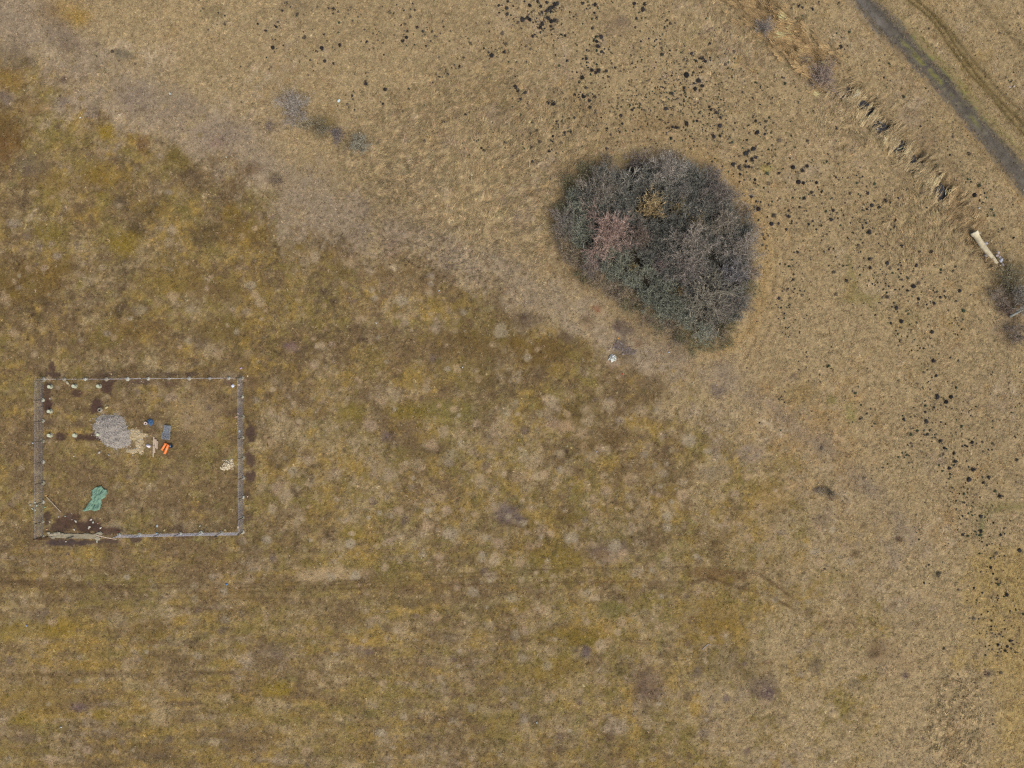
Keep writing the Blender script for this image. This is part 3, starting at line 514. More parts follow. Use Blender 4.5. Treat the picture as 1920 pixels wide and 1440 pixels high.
# reeds along the ditch
dpts = resample(DITCH, 400)
NLK, NPL = 7400, 12                                        # locks of reed, each of a dozen stems
k = rng.integers(0, 399, NLK); tt = rng.random(NLK); base = dpts[k] * (1 - tt)[:, None] + dpts[k + 1] * tt[:, None]
dirv = dpts[k + 1] - dpts[k]; dirv /= np.linalg.norm(dirv, axis=1)[:, None]; nv = np.stack([-dirv[:, 1], dirv[:, 0]], -1)
up = base[:, 0] < 1556
off = rng.normal(0, 1, NLK) * np.where(up, 15, 9.5)
q = base + nv * off[:, None]
ex = np.array([(1830,453),(1834,459),(1839,466),(1844,474),(1850,482),(1855,489),(1861,494),(1828,447),(1842,470),(1847,478),(1822,436),(1826,431),(1834,436),(1868,499),(1862,500)], float)
NX_ = 90; q[:NX_] = ex[rng.integers(0, len(ex), NX_)] + rng.normal(0, 1.6, (NX_, 2)); up[:NX_] = False   # tussocky grass grown against the pipe
x, y = (q[:, 0] - 960) * PX, (720 - q[:, 1]) * PX
clump = fbm(x, y, 1.6, 81, 3, .6)
ang0 = np.where(up, math.radians(-40) + .9 * clump, math.radians(38) + np.where(rng.random(NLK) < .25, math.pi, 0) + 1.0 * clump) + rng.normal(0, .22, NLK)
cgold = lin((172,147,106)); cpale = lin((176,157,120)); cbrown = lin((152,128,92))
rc = np.where(up[:, None], cgold, cpale); rc = np.where((q[:, 0] > 1775)[:, None], cbrown * .6 + cpale * .4, rc)
rc = rc * np.exp(.55 * clump + rng.normal(-.05, .30, NLK) - .5 * (rng.random(NLK) < .12))[:, None]
okl = (q[:, 0] < 1835) & ((clump > -.3) | (rng.random(NLK) < .4)) & (rng.random(NLK) < .92)
okl[:NX_] = True; ang0[:NX_] = rng.uniform(0, 6.28, NX_)
zl = np.where(up, .25, .1) + rng.uniform(0, .35, NLK) + .35 * clump
zl[:NX_] = rng.uniform(.2, .5, NX_); rc[:NX_] = lin((156,136,102)) * np.exp(rng.normal(0, .25, NX_))[:, None]
sel = np.repeat(np.where(okl)[0], NPL); n = len(sel)
aa = ang0[sel] + rng.normal(0, .12, n); ca, sa = np.cos(aa), np.sin(aa)
xl = x[sel] + rng.normal(0, .14, n); yl = y[sel] + rng.normal(0, .14, n); ll = rng.uniform(.6, 1.4, n); wd = rng.uniform(.022, .04, n)
def free(xx, yy): return wmask(xx / PX + 960, 720 - yy / PX) * np.clip(.92 + 1.7 * fbm(xx, yy, .9, 82, 3, .7), 0, 1)
thr = rng.uniform(.10, .95, n); thr[rng.random(n) < .02] = 2
kp = (free(xl, yl) < thr) & (free(xl + ca*ll/2, yl + sa*ll/2) < thr) & (free(xl - ca*ll/2, yl - sa*ll/2) < thr)
sel, ca, sa, xl, yl, ll, wd = sel[kp], ca[kp], sa[kp], xl[kp], yl[kp], ll[kp], wd[kp]; n = len(sel)
zr = np.maximum(sample(Z, xl, yl), -.85) + zl[sel]
rcol = rc[sel] * np.exp(rng.normal(0, .12, n))[:, None]
v = np.empty((n, 3, 3), np.float32)
v[:, 0] = np.stack([xl - ca*ll/2 - sa*wd, yl - sa*ll/2 + ca*wd, zr - .1], -1); v[:, 1] = np.stack([xl - ca*ll/2 + sa*wd, yl - sa*ll/2 - ca*wd, zr - .1], -1); v[:, 2] = np.stack([xl + ca*ll/2, yl + sa*ll/2, zr + rng.uniform(-.05, .2, n)], -1)
me = new_mesh('reeds', v.reshape(-1, 3), np.arange(n * 3), 3, np.repeat(np.clip(rcol, .01, .7), 3, 0)); me.materials.append(M_grass)
tag(link('reeds', me), 'dry flattened reeds lying across the ditch', kind='stuff')

# ------------------------------------------------------------------ rush tussocks
TS = {
 (640,0): "1060,28,10 1122,34,9 1155,14,8 1105,6,9 1128,68,8 930,45,10 932,80,10 936,6,8 886,30,7 902,30,6 1018,109,13 1046,98,10 1060,110,10 1070,68,6 1080,127,6 968,105,6 1158,58,11 1175,45,11 1190,40,11 1200,22,11 1215,18,10 1180,65,8 1240,55,6 1165,105,11 1180,120,12 1200,118,10 1158,98,7 1218,122,5 1130,135,12 1120,158,11 1138,112,6 1180,150,8 1184,195,6 1180,170,5 1119,181,5 1076,205,9 1259,203,8 1412,160,9 1428,25,10 1424,72,7 1438,95,5 1358,18,9 1380,48,5 1395,28,5 1520,6,5 1648,20,10 1706,24,11 1698,55,12 1660,104,8 1460,209,12 1436,234,9 1430,213,6 1444,264,12 1436,290,6 1464,293,9 1378,335,9 1378,370,5 1390,382,6 1408,398,10 1445,400,12 1430,410,8 1490,402,9 1355,440,12 1350,412,5 1375,495,9 1472,440,6 1540,382,7 1312,535,8 1360,545,10 1380,535,6 1335,550,6 1425,548,9 1395,568,9 1398,605,10 1310,570,6 1288,580,5 1430,630,5 1360,618,4 1345,520,5 1412,530,6 980,492,11 992,510,11 1030,522,12 1008,560,10 1046,578,9 945,530,6 915,545,4 1190,585,15 1165,580,9 1200,632,8 1195,660,5 1310,665,8 1282,668,6 1240,688,7 1222,703,6 1185,687,5 1072,676,5 985,732,6 1062,750,7 1100,735,8 1090,742,5 1255,745,9 1290,743,8 1275,738,6 1255,760,5 1190,765,7 1188,797,6 1280,795,5 1068,825,11 1060,838,6 1058,790,6 920,805,8 1170,853,8 1208,860,6 1020,815,5 1075,908,9 1090,900,6 1015,960,5 1092,968,4 573,685,10 584,603,6 665,375,8 698,645,7 720,635,6 845,311,12 915,294,9 828,295,6 615,176,5 600,418,8 380,500,7 247,503,10 137,472,11 145,430,4 62,540,7 68,515,5 235,588,7 437,747,6 515,732,6 442,760,4 366,210,9 346,231,9 372,176,7 427,154,9 460,177,8 388,97,8f 413,57,8f 272,70,9f 95,100,7f 65,120,7f 22,102,8f 92,125,5f 55,46,8f 132,167,7f 178,190,6f 213,178,5f 235,241,6f 182,275,6f 160,284,5f 206,227,5f 540,207,6f 571,120,6f 503,232,6f 718,238,5f 702,208,5f 832,133,8f 905,187,12f 925,250,10f 1040,262,9f 1065,278,8f 985,350,7f 1040,350,7f 548,323,7f 688,328,8f 532,421,7f 475,428,7f 552,394,8f 788,833,7 800,847,7 768,903,4 758,883,5 785,708,8f 740,793,5 768,794,5 830,828,6f 1490,728,10 1515,758,7 1565,745,7 1572,652,9 1635,620,8 1648,610,6 1715,548,5 1680,582,5 1665,585,5 1825,612,10 1860,528,9 1808,492,6 1790,505,5 1845,722,6 1880,718,9 1862,715,7 1855,778,7 1838,690,6 1490,835,7 1545,822,5 1580,697,7 1460,665,6 1470,697,5 1442,740,5 1420,738,6 1380,715,8 1760,262,6g 1770,255,5g 1803,307,9 1848,285,6 1845,303,5 1665,350,6g 1690,337,6g 1683,270,6g 1630,313,6g 1762,382,5 1805,195,6g 1820,155,7g 1825,120,6g 1680,175,6g 1690,105,6g 625,1070,8f 545,1330,7f",
 (1280,0): "50,302,9 12,325,5 75,345,8 110,328,12 127,345,9 155,325,6 193,322,7 104,378,7 140,222,5 152,247,8 100,190,5 185,237,6f 22,422,14 8,495,9 70,500,10 88,455,13 110,484,10 240,365,9f 280,350,6f 343,405,6f 378,393,5f 250,180,5g 275,165,4g 38,550,6 8,572,7 150,602,7 160,617,8 190,632,9 215,562,6 82,680,7 22,697,11 213,663,8 210,707,12 95,635,5 175,770,10 210,765,8 280,800,7g 130,737,6 410,465,7g 478,492,6g 574,471,8g 505,551,6 650,573,8f 376,566,5 410,682,9 398,652,6 465,682,6 418,747,13 462,755,8 500,742,7f 463,718,8f 520,842,5 866,723,8 918,775,7 700,795,10f 540,790,11f 398,838,12 355,865,13 370,850,8 390,900,12 410,885,9 356,908,7 282,925,12 317,940,9 355,938,9 372,940,9 322,982,8 165,905,4 405,1012,8 408,1035,6 345,1015,7f 385,1108,8 412,1135,7 402,1165,7 425,1177,12 602,890,6 620,942,12 698,935,9 672,960,11 540,975,8 475,977,10g 480,1032,10f 520,878,8f 500,845,6 650,1025,13 678,1030,9 752,1028,8 758,1052,5 724,1083,9 782,1080,8 773,1097,5 682,1117,10 877,1010,6 980,1030,7g 1080,1035,9g 1012,992,6 978,987,5 810,910,7g 850,990,4 940,1090,8 1042,1087,8 1000,1110,5 1012,1180,5 1140,1130,12 1168,1138,7 1105,1167,9 1065,1155,10 1212,1115,6 1258,1070,7f 545,1118,8f 595,1187,7 588,1132,5 620,1170,5 510,1215,12f 475,1222,6 595,1220,10 612,1245,6 540,1257,7 498,1260,11 482,1155,5 730,1245,7 708,1262,7 835,1235,10 847,1185,8 805,1190,8g 905,1212,6 915,1140,6 1030,1255,7 1012,1275,5 1200,1235,7 1190,1262,7 1193,1278,10 1045,1308,13 810,1320,7f 750,1292,6 955,1310,6 450,1322,7 460,1345,6 468,1400,5 645,1420,8 790,1418,6 820,1405,6 985,1380,8 990,1400,5 1233,1382,8 1300,1392,9f 1332,1415,9f 1395,1415,12 1185,1395,8f 1160,1378,7f 1090,1420,5 1100,1370,5 1665,1045,11g 1640,1098,12 1800,1290,9f 1750,1212,8g 1735,1180,8g 1690,1140,5g 1600,1010,7g 1620,1025,7g 1240,545,9g 938,180,8g 865,187,6g 893,262,9 880,275,7 912,275,5 795,183,5 650,35,9 673,45,7 730,47,7 672,92,8g 880,15,8f 765,15,8f 600,2,6g 1383,162,7f 1780,187,8f 1843,462,5 1520,770,9f 1490,845,7f 1610,865,11f 1335,712,6 1168,455,5",
 (1280,480): "1050,17,9 1017,12,6 1052,68,10 1017,76,5 1150,40,10 1165,70,10f 1222,37,6 1228,53,7 1215,77,7 1314,54,10 1230,100,6 1113,76,5 1080,95,5 1453,78,8g 1450,95,6 1518,87,7 1468,48,5 847,92,10f 920,138,9 625,103,6 620,133,6 675,142,4 540,238,10 525,274,4 586,188,6 630,185,6 660,195,6 670,222,9f 862,216,9f 1143,155,6 1160,170,7 1068,157,6 1040,165,5 1298,170,12 1328,153,10f 1200,188,5 1232,133,8f 1265,195,8 1430,203,6 1345,203,5 1475,200,8f 1555,197,10 1475,225,6 1150,230,10f 1105,262,5 1326,242,9 1325,262,6 1325,280,5 1415,268,8 1430,228,4 1535,257,8f 1577,308,11g 1180,287,6 1203,293,11 1230,367,12 1273,325,7g 570,324,6 570,350,6g 580,403,5 1200,420,7 1210,440,6g 1222,483,5 1403,427,11 1380,400,4 1546,382,7g 1568,412,6 1533,440,6f 1410,590,11 1290,530,6 1355,520,6 837,511,7f 695,541,5 817,620,10g 768,667,6g 1425,673,8 1403,684,6g 1393,750,6 1350,740,4g 1432,787,12 1482,821,11 1509,793,11 1415,853,7 1366,878,8 1378,860,5 1371,930,12 1243,918,8 1281,905,6 1035,888,8f 1058,860,6f 970,772,8g 915,788,5g 552,795,6f 1320,983,8g 1378,1003,8g 1284,1005,9g 1298,970,5 1078,944,7g 1448,1042,10 1473,1080,8 1405,1045,5 1285,1052,8f 1268,1065,6 1235,1108,6g 1268,1120,5 1212,1132,6g 1288,1160,6g 1630,1048,9 1653,1055,5 1592,1068,7 1575,1072,7 1572,1000,6g 1569,957,8g 1527,1110,9 1530,1157,9 1500,1193,10 1523,1180,6g 1459,1210,6g 1505,1228,7g 1496,1253,5g 1633,1201,11 1720,1245,9 1690,1275,8 1608,1257,13 1471,1305,5 1755,1322,10g 1782,1350,12 1557,1335,7 1582,1338,8g 1602,1330,7f 1538,1377,6g 1537,1427,5g 1627,1407,6g 1690,1407,6f 1745,1057,9f 1872,1020,6g 1872,850,5g 1850,880,6g 1897,657,5 1735,667,5f 1650,847,6g 1742,965,5g 1128,1192,7f 1020,1250,9f 780,1080,11f",
 (1280,960): "1573,22,7 1677,25,10 1620,0,6 1675,107,10 1674,130,9g 1574,128,9 1602,135,8g 1682,145,5 1683,168,6 1712,189,7 1790,130,8 1810,121,6 1895,215,11 1669,233,7g 1762,232,10f 1732,312,9 1767,378,7 1773,408,8g 1785,400,5 1823,466,10 1638,427,6 1655,497,6g 1776,487,5 1914,574,8g 1805,610,5 1733,663,5 1668,682,5g 1740,682,6f 1780,685,5g 1838,722,8 1853,742,6 1770,745,8 1822,755,8 1811,780,9 1702,804,6g 1790,905,9f 1720,913,9f 1745,1195,8f 1330,154,6g 1437,350,14f 1385,297,8f 1468,767,9f 800,320,8f 1635,600,11f",
 (0,0): "1534,268,11 1595,258,6 1554,152,8 1590,60,8 1810,270,10 1828,345,9 1715,210,10f 1822,195,7 1912,254,8 1672,80,9f 1527,378,6f 1850,48,6 1876,52,8 1788,40,8f 1615,17,6 1635,38,5 1265,135,9f 1265,88,5 1228,72,5 1130,65,6g 635,292,9f 1548,222,6 1745,338,6 1355,375,6f 1500,170,4 1450,135,6",
}
tus = []
for (ox, oy), s in TS.items():
    for w_ in s.split():
        fl = w_[-1] if w_[-1] in 'fg' else ''
        a, b, r = w_.rstrip('fg').split(',')
        tus.append((ox + float(a) / 3, oy + float(b) / 3, float(r) / 3 * PX, fl))
tus.sort(key=lambda t: -t[2] * (0.82 if t[3] == 'f' else 1.0))

def tussock_mesh(seed, nb=46, ragged=0.0):
    r_ = random.Random(seed); V = []; F = []
    n = 13; ph = [1 + .22 * (r_.random() - .5) for _ in range(n)]
    for rr, zz in ((1.0, -.08), (.92, .18), (.62, .42), (.25, .5)):
        for k in range(n):
            a = 2 * math.pi * k / n; V.append((rr * ph[k] * math.cos(a) * (.9 - .3 * ragged), rr * ph[k] * math.sin(a) * (.9 - .3 * ragged), zz + .08 * (r_.random() - .5)))
    for i in range(3):
        for k in range(n): F.append((i*n+k, i*n+(k+1) % n, (i+1)*n+(k+1) % n, (i+1)*n+k))
    F.append(tuple(3*n + k for k in range(n)))
    for b in range(nb):
        a = r_.random() * 6.283; r0 = r_.uniform(.1, .75); l = r_.uniform(.25, .55) + .25 * ragged; wd = r_.uniform(.05, .1)
        a2 = a + r_.uniform(-.7, .7); z0 = .45 * (1 - r0 * .8)
        x0, y0 = r0 * math.cos(a), r0 * math.sin(a); dx, dy = math.cos(a2), math.sin(a2)
        o = len(V)
        V += [(x0 - dy*wd, y0 + dx*wd, z0), (x0 + dy*wd, y0 - dx*wd, z0), (x0 + dx*l, y0 + dy*l, z0 + r_.uniform(-.1, .3))]; F.append((o, o+1, o+2))
    me = bpy.data.meshes.new('rush_tussock'); me.from_pydata(V, [], F); me.materials.append(M_tuss); return me
TM = [tussock_mesh(s) for s in range(6)]; TMr = [tussock_mesh(50 + s, 60, .9) for s in range(4)]

ORD = 'first second third fourth fifth sixth seventh eighth ninth tenth eleventh twelfth thirteenth fourteenth fifteenth sixteenth seventeenth eighteenth nineteenth twentieth'.split()
DIRS = ['to the right', 'up and right', 'straight up', 'up and left', 'to the left', 'down and left', 'straight down', 'down and right']
def place_words(items, marks):
    """for every (x, y): 'third one out, up and left, from the cream pipe', counted among the items nearest to the same mark"""
    buckets = {}
    for k, (px, py) in enumerate(items):
        m = min(marks, key=lambda l: math.hypot(l[1] - px, l[2] - py)); dx, dy = px - m[1], m[2] - py
        buckets.setdefault((m[0], int(round(math.atan2(dy, dx) / (math.pi / 4))) % 8), []).append((math.hypot(dx, dy), k))
    out = [''] * len(items)
    for (nm, d), lst in buckets.items():
        for q, (dist, k) in enumerate(sorted(lst)):
            out[k] = f"{ORD[min(q, 19)]} out {DIRS[d]} from {nm}"
    return out
LAND = [('the cream pipe', 1847, 465), ('the purple-brown ditch bush', 1550, 136), ('the lilac-grey ditch bush', 1436, 44), ('the pale meadow bush', 552, 203), ('the dark round bush', 672, 268),
        ('the widest water patch', 1656, 235), ('the lowest water patch', 1768, 353), ('the single dark bush', 1558, 924), ('the leaning tree', 1905, 580), ('the yellow-white scrap', 884, 328),
        ('the whitish forked tree', 1184, 332), ('the lilac right-rim tree', 1400, 470), ('the upper-right thicket rim', 1350, 350), ('the lower-right thicket rim', 1395, 590), ('the brown moor spot', 1685, 1011),
        ('the lower right corner', 1920, 1440), ('the top edge middle', 960, 0), ('the right edge middle', 1920, 720), ('the whitish dots', 1895, 164), ('the lilac hay patch', 930, 215), ('the tussock-free top gap', 1100, 90), ('the dark top-edge cluster', 1025, 30)]
PW = place_words([(t[0], t[1]) for t in tus[:300]], LAND)
cores = {'': lin((46,44,44)), 'f': lin((84,76,64)), 'g': lin((50,60,46))}
for i, (px, py, r, fl) in enumerate(tus[:300]):
    x, y = W(px, py)
    dark = cores[fl] * rnd.uniform(.8, 1.7)
    rg = bool(fl) or rnd.random() < .4
    me_ = (TMr if rg else TM)[i % (4 if rg else 6)]
    o = link('rush_tussock', me_, None, (x, y, hz(x, y) + .02), rnd.uniform(0, 6.28), (*map(float, dark), 1))
    s = r * (1.16 if not fl else 1.1); o.scale = (s * rnd.uniform(.92, 1.12), s * rnd.uniform(.92, 1.12), s * rnd.uniform(.8, 1.1))
    size = 'large' if r > .29 else ('medium' if r > .22 else 'small')
    look = {'': 'black', 'f': 'faded grey-brown', 'g': 'dark green'}[fl]
    tag(o, f"{size} {look} tussock, {PW[i]}", 'tussock', 'dark tussocks scattered over the meadow')
# the rest, too many to count, as one object
V = []; Fc = []; cc = []
rest = [(p[0], p[1], p[2], p[3]) for p in tus[300:]]
T_ = np.array([(t[0], t[1]) for t in tus if t[3] != 'f' or rnd.random() < .5])
for k in range(3600):
    c = T_[rnd.randrange(len(T_))]; d = rnd.gauss(0, 1) * (26 if k < 2400 else 45); a = rnd.random() * 6.283
    px, py = c[0] + d * math.cos(a), c[1] + d * math.sin(a)
    if inside(np.array([px]), np.array([py]), THICKET)[0] or inside(np.array([px]), np.array([py]), TRK_POLY)[0]: continue
    rest.append((px, py, abs(rnd.gauss(0, .065)) + .06, rnd.choice(['', 'f', 'f', 'f', 'g'])))
for k in range(620):
    px, py = rnd.gauss(1270, 75), rnd.gauss(190, 62)
    if py > 285 + abs(px - 1230) * .35: continue
    rest.append((px, py, rnd.uniform(.06, .16), rnd.choice(['', 'f', 'f', 'f', 'g'])))
for k in range(260):
    rest.append((rnd.uniform(1560, 1915), rnd.uniform(20, 420), rnd.uniform(.05, .14), rnd.choice('fg')))
rest = [t for t in rest if not inside(np.array([t[0]]), np.array([t[1]]), TRK_POLY)[0]]
for (px, py, r, fl) in rest:
    x, y = W(px, py); z = hz(x, y); o = len(V); n = 7
    cl_ = cores[fl] * rnd.uniform(.8, 1.5)
    for k in range(n):
        a = 2 * math.pi * k / n; q = r * rnd.uniform(.6, 1.35); V.append((x + q * math.cos(a), y + q * math.sin(a), z + .01 + .03 * rnd.random()))
    V.append((x, y, z + r * .6 + .05))
    cc += [cl_] * (n + 1)
    for k in range(n): Fc += [o + k, o + (k + 1) % n, o + n]
me = new_mesh('small_tussocks', np.array(V), Fc, 3, np.array(cc)); me.materials.append(M_attr)
tag(link('small_tussocks', me), 'countless tiny dark tussocks between the larger ones', kind='stuff')

# ------------------------------------------------------------------ leafless shrubs and trees
def grow(seed, nprim, nsec, nter, nq, elev=(20, 80), rad=.05, tw=.03, bend=.35, tlen=.42):
    """unit crown: radius about 1, height about 1. returns trunk mesh data and crown mesh data"""
    r_ = np.random.default_rng(seed); trunk = MB(); crown = MB(); tv = []
    def path(p, d, L, seg, curv):
        out = [p]
        for _ in range(seg):
            d = d + r_.normal(0, curv, 3) * np.array([1, 1, .5]); d[2] += .05; d = d / np.linalg.norm(d); p = p + d * L / seg; out.append(p)
        return out, d
    nst = 3
    tops = []
    for k in range(nst):
        a = r_.random() * 6.283; p, d = path(np.array([.03*math.cos(a), .03*math.sin(a), -.05]), np.array([.12*math.cos(a), .12*math.sin(a), 1.0]), .24, 2, .1)
        trunk.tube(p, [rad, rad*.85, rad*.7], 5, False); tops.append(p[-1])
    for k in range(nprim):
        az = 2 * math.pi * (k + r_.random() * .8) / nprim; el = math.radians(r_.uniform(*elev))
        d = np.array([math.cos(az)*math.cos(el), math.sin(az)*math.cos(el), math.sin(el)]); L = r_.uniform(.65, 1.0) * (1.0 if el < 1.0 else .85)
        p, _ = path(tops[k % nst], d, L, 4, bend * .35)
        crown.tube(p, list(np.linspace(rad*.6, rad*.2, 5)), 3, False)
        for s in range(nsec):
            t = r_.uniform(.25, 1.0) * 3.999; i = int(t); q = p[i] + (p[i+1] - p[i]) * (t - i)
            dd_ = (p[i+1] - p[i]); dd_ /= np.linalg.norm(dd_); dd_ = dd_ + r_.normal(0, .55, 3); dd_[2] += .12; dd_ /= np.linalg.norm(dd_)
            p2, _ = path(q, dd_, r_.uniform(.25, .5), 3, bend * .5)
            crown.tube(p2, list(np.linspace(rad*.3, rad*.1, 4)), 3, False)
            for u in range(nter):
                t2 = r_.uniform(.1, 1.0) * 2.999; j = int(t2); q2 = p2[j] + (p2[j+1] - p2[j]) * (t2 - j)
                d3 = (p2[j+1] - p2[j]); d3 /= np.linalg.norm(d3); d3 = d3 + r_.normal(0, .6, 3); d3[2] += .15; d3 /= np.linalg.norm(d3)
                L3 = r_.uniform(.5, 1.1) * tlen; e = q2 + d3 * L3; tv.append((q2, e, tw))
                for w_ in range(nq):
                    q4 = q2 + (e - q2) * r_.uniform(.2, .95); d4 = d3 + r_.normal(0, .6, 3); d4 /= np.linalg.norm(d4); tv.append((q4, q4 + d4 * L3 * r_.uniform(.35, .7), tw * .75))
    nb0 = len(crown.v)
    for (a, b, w_) in tv:
        d = b - a; s = np.cross(d, r_.normal(0, 1, 3) * .6 + np.array([0, 0, 1])); s = s / (np.linalg.norm(s) + 1e-9) * w_ / 2
        crown.add([a - s, a + s, b], [(0, 1, 2)])
    vv = np.array(crown.v); R = np.percentile(np.hypot(vv[:, 0], vv[:, 1]), 96); Hh = np.percentile(vv[:, 2], 98)
    crown.v = [(x / R, y / R, z / Hh) for x, y, z in crown.v]; trunk.v = [(x / R, y / R, z / Hh) for x, y, z in trunk.v]
    tm, cm = trunk.mesh('trunk', M_twig), crown.mesh('crown', M_twig)
    g = np.ones(len(crown.v)); g[:nb0] = 1.05
    g[nb0:] = np.repeat(np.exp(r_.normal(0, .26, (len(crown.v) - nb0) // 3)), 3)
    for m_, gg in ((tm, np.ones(len(trunk.v))), (cm, g)):
        a = m_.color_attributes.new('Col', 'FLOAT_COLOR', 'POINT'); a.data.foreach_set('color', np.repeat(gg, 4).astype(np.float32))
    return tm, cm
PROTO = dict(
    spray=[grow(s, 20, 8, 6, 3, (15, 82), .016, .014, .2, .28) for s in (1, 2, 3)],
    dense=[grow(s, 13, 7, 6, 3, (18, 82), .035, .024, .32, .36) for s in (11, 12, 13, 14)],
    sparse=[grow(31, 9, 5, 2, 0, (8, 60), .055, .03, .3, .35)],
    knob=[grow(s, 20, 8, 5, 1, (15, 85), .035, .034, .5, .24) for s in (41, 42)],
    low=[grow(s, 11, 6, 5, 2, (5, 50), .03, .03, .6, .45) for s in (51, 52)],
)
TWIG = dict(spray=1.42, dense=2.1, sparse=1.6, knob=1.5, low=1.75)
def shrub(name, px, py, rpx, h, kind, col, label, cat, group=None, var=.12):
    hm = h * .65; x, y = W(px, py); k = 1 - hm / CAM_H; x *= k; y *= k
    z = hz(x, y); tm, cm = PROTO[kind][rnd.randrange(len(PROTO[kind]))]
    R = rpx * PX * (1.18 if kind == 'spray' else 1.05 if kind == 'knob' else 1.0)
    root = link(name, None, None, (x, y, z), rnd.uniform(0, 6.28)); root.empty_display_size = .3
    root.scale = (R * rnd.uniform(.93, 1.07), R * rnd.uniform(.93, 1.07), h)
    c = lin(col); c = (c.mean() + (c - c.mean()) * .66) * np.array([.985, 1.0, .95])      # twigs darken and saturate each other: start paler and greyer
    c = np.clip(c * TWIG[kind] * rnd.uniform(1 - var, 1 + var), 0, .75)
    link('trunk', tm, root, color=(*map(float, c * .8), 1)); link('crown', cm, root, color=(*map(float, c), 1))
    return tag(root, label, cat, group)

GT = 'shrubs and trees of the round thicket'
NAMED = [
 ('leafless_tree',1142,437,44,5.5,'spray',(142,114,102),'big reddish-brown leafless tree in the left half of the thicket','tree'),
 ('leafless_tree',1221,384,27,4.6,'knob',(158,134,84),'ochre lichen-yellow gnarled tree near the top of the thicket','tree'),
 ('leafless_shrub',1273,392,16,3.4,'knob',(134,116,74),'small ochre shrub just right of the big yellow gnarled tree','shrub'),
 ('leafless_shrub',1303,420,19,3.2,'knob',(126,108,70),'dull ochre spreading shrub in the middle of the thicket, right of the yellow tree','shrub'),
 ('leafless_shrub',1186,502,9,3.0,'knob',(140,120,68),'tiny bright ochre shrub below the reddish tree','shrub'),
 ('leafless_shrub',1273,548,12,3.2,'knob',(140,118,68),'small ochre shrub in the lower middle of the thicket','shrub'),
 ('leafless_tree',1248,315,30,4.6,'spray',(140,130,120),'pale lilac-grey leafless tree at the top edge of the thicket','tree'),
 ('leafless_tree',1184,332,21,5.0,'sparse',(158,150,140),'sparse whitish tree with bare forking branches at the thicket top','tree'),
 ('leafless_tree',1125,357,36,4.4,'spray',(122,112,100),'brown-grey spreading tree in the upper left of the thicket','tree'),
 ('leafless_shrub',1062,412,28,3.2,'spray',(126,116,108),'lilac-grey shrub at the left tip of the thicket','shrub'),
 ('leafless_tree',1298,462,40,5.6,'spray',(146,134,122),'tall pale grey leafless tree at the centre right of the thicket','tree'),
 ('leafless_tree',1290,504,30,4.8,'spray',(132,120,112),'grey-pink leafless tree directly below the tall pale grey one','tree'),
 ('leafless_tree',1356,415,27,4.6,'spray',(138,126,110),'pale beige forking tree in the right part of the thicket','tree'),
 ('leafless_tree',1392,470,36,4.0,'spray',(130,120,110),'lilac-grey leafless tree on the right edge of the thicket','tree'),
 ('leafless_tree',1325,562,42,4.8,'spray',(126,118,102),'broad grey tree with olive middle in the lower right of the thicket','tree'),
 ('leafless_shrub',1350,584,22,3.6,'spray',(134,122,112),'pinkish-grey shrub on the lower right of the broad grey tree','shrub'),
 ('leafless_shrub',1382,566,22,3.0,'spray',(124,114,106),'lilac shrub at the lower right rim of the thicket','shrub'),
 ('leafless_tree',1348,362,36,3.8,'spray',(120,108,100),'dim lilac-brown tree on the upper right rim of the thicket','tree'),
 ('leafless_shrub',1278,358,15,3.6,'spray',(130,122,116),'small pale grey shrub right of and above the yellow gnarled tree','shrub'),
 ('leafless_shrub',1237,498,15,3.6,'spray',(130,112,108),'small pinkish shrub left of the grey-pink tree','shrub'),
 ('leafless_tree',1197,444,26,4.4,'spray',(122,104,92),'brown leafless tree touching the reddish tree on its right','tree'),
 ('leafless_shrub',1116,494,22,2.8,'spray',(122,108,104),'pinkish-grey shrub below left of the reddish tree','shrub'),
 ('leafless_tree',1375,514,30,4.2,'dense',(104,100,102),'blue-grey dense tree below the lilac right-edge tree','tree'),
]
for a in NAMED: shrub(*a, GT)
placed = [(a[1], a[2], a[3]) for a in NAMED]
fill = []
tries = 0
tharr = THICKET
while len(fill) < 105 and tries < 6000:
    tries += 1
    px, py = rnd.uniform(1035, 1425), rnd.uniform(285, 660)
    if not inside(np.array([px]), np.array([py]), tharr)[0]: continue
    if any(math.hypot(px - a, py - b) < r * .55 for a, b, r in placed) or any(math.hypot(px - a, py - b) < 20 for a, b in fill): continue
    fill.append((px, py))
SHORT = ['the reddish tree', 'the yellow gnarled tree', 'the small ochre shrub', 'the dull ochre shrub', 'the tiny ochre shrub', 'the lower ochre shrub', 'the lilac top tree', 'the whitish forked tree', 'the brown-grey tree', 'the left-tip shrub', 'the tall pale tree', 'the grey-pink tree', 'the beige forking tree', 'the lilac right-rim tree', 'the broad grey tree', 'the pinkish-grey shrub', 'the lilac lower-rim shrub', 'the dim upper-rim tree', 'the small pale shrub', 'the small pinkish shrub', 'the brown tree', 'the pinkish left shrub', 'the blue-grey tree']
FW = place_words(fill, [(n, a[1], a[2]) for n, a in zip(SHORT, NAMED)])
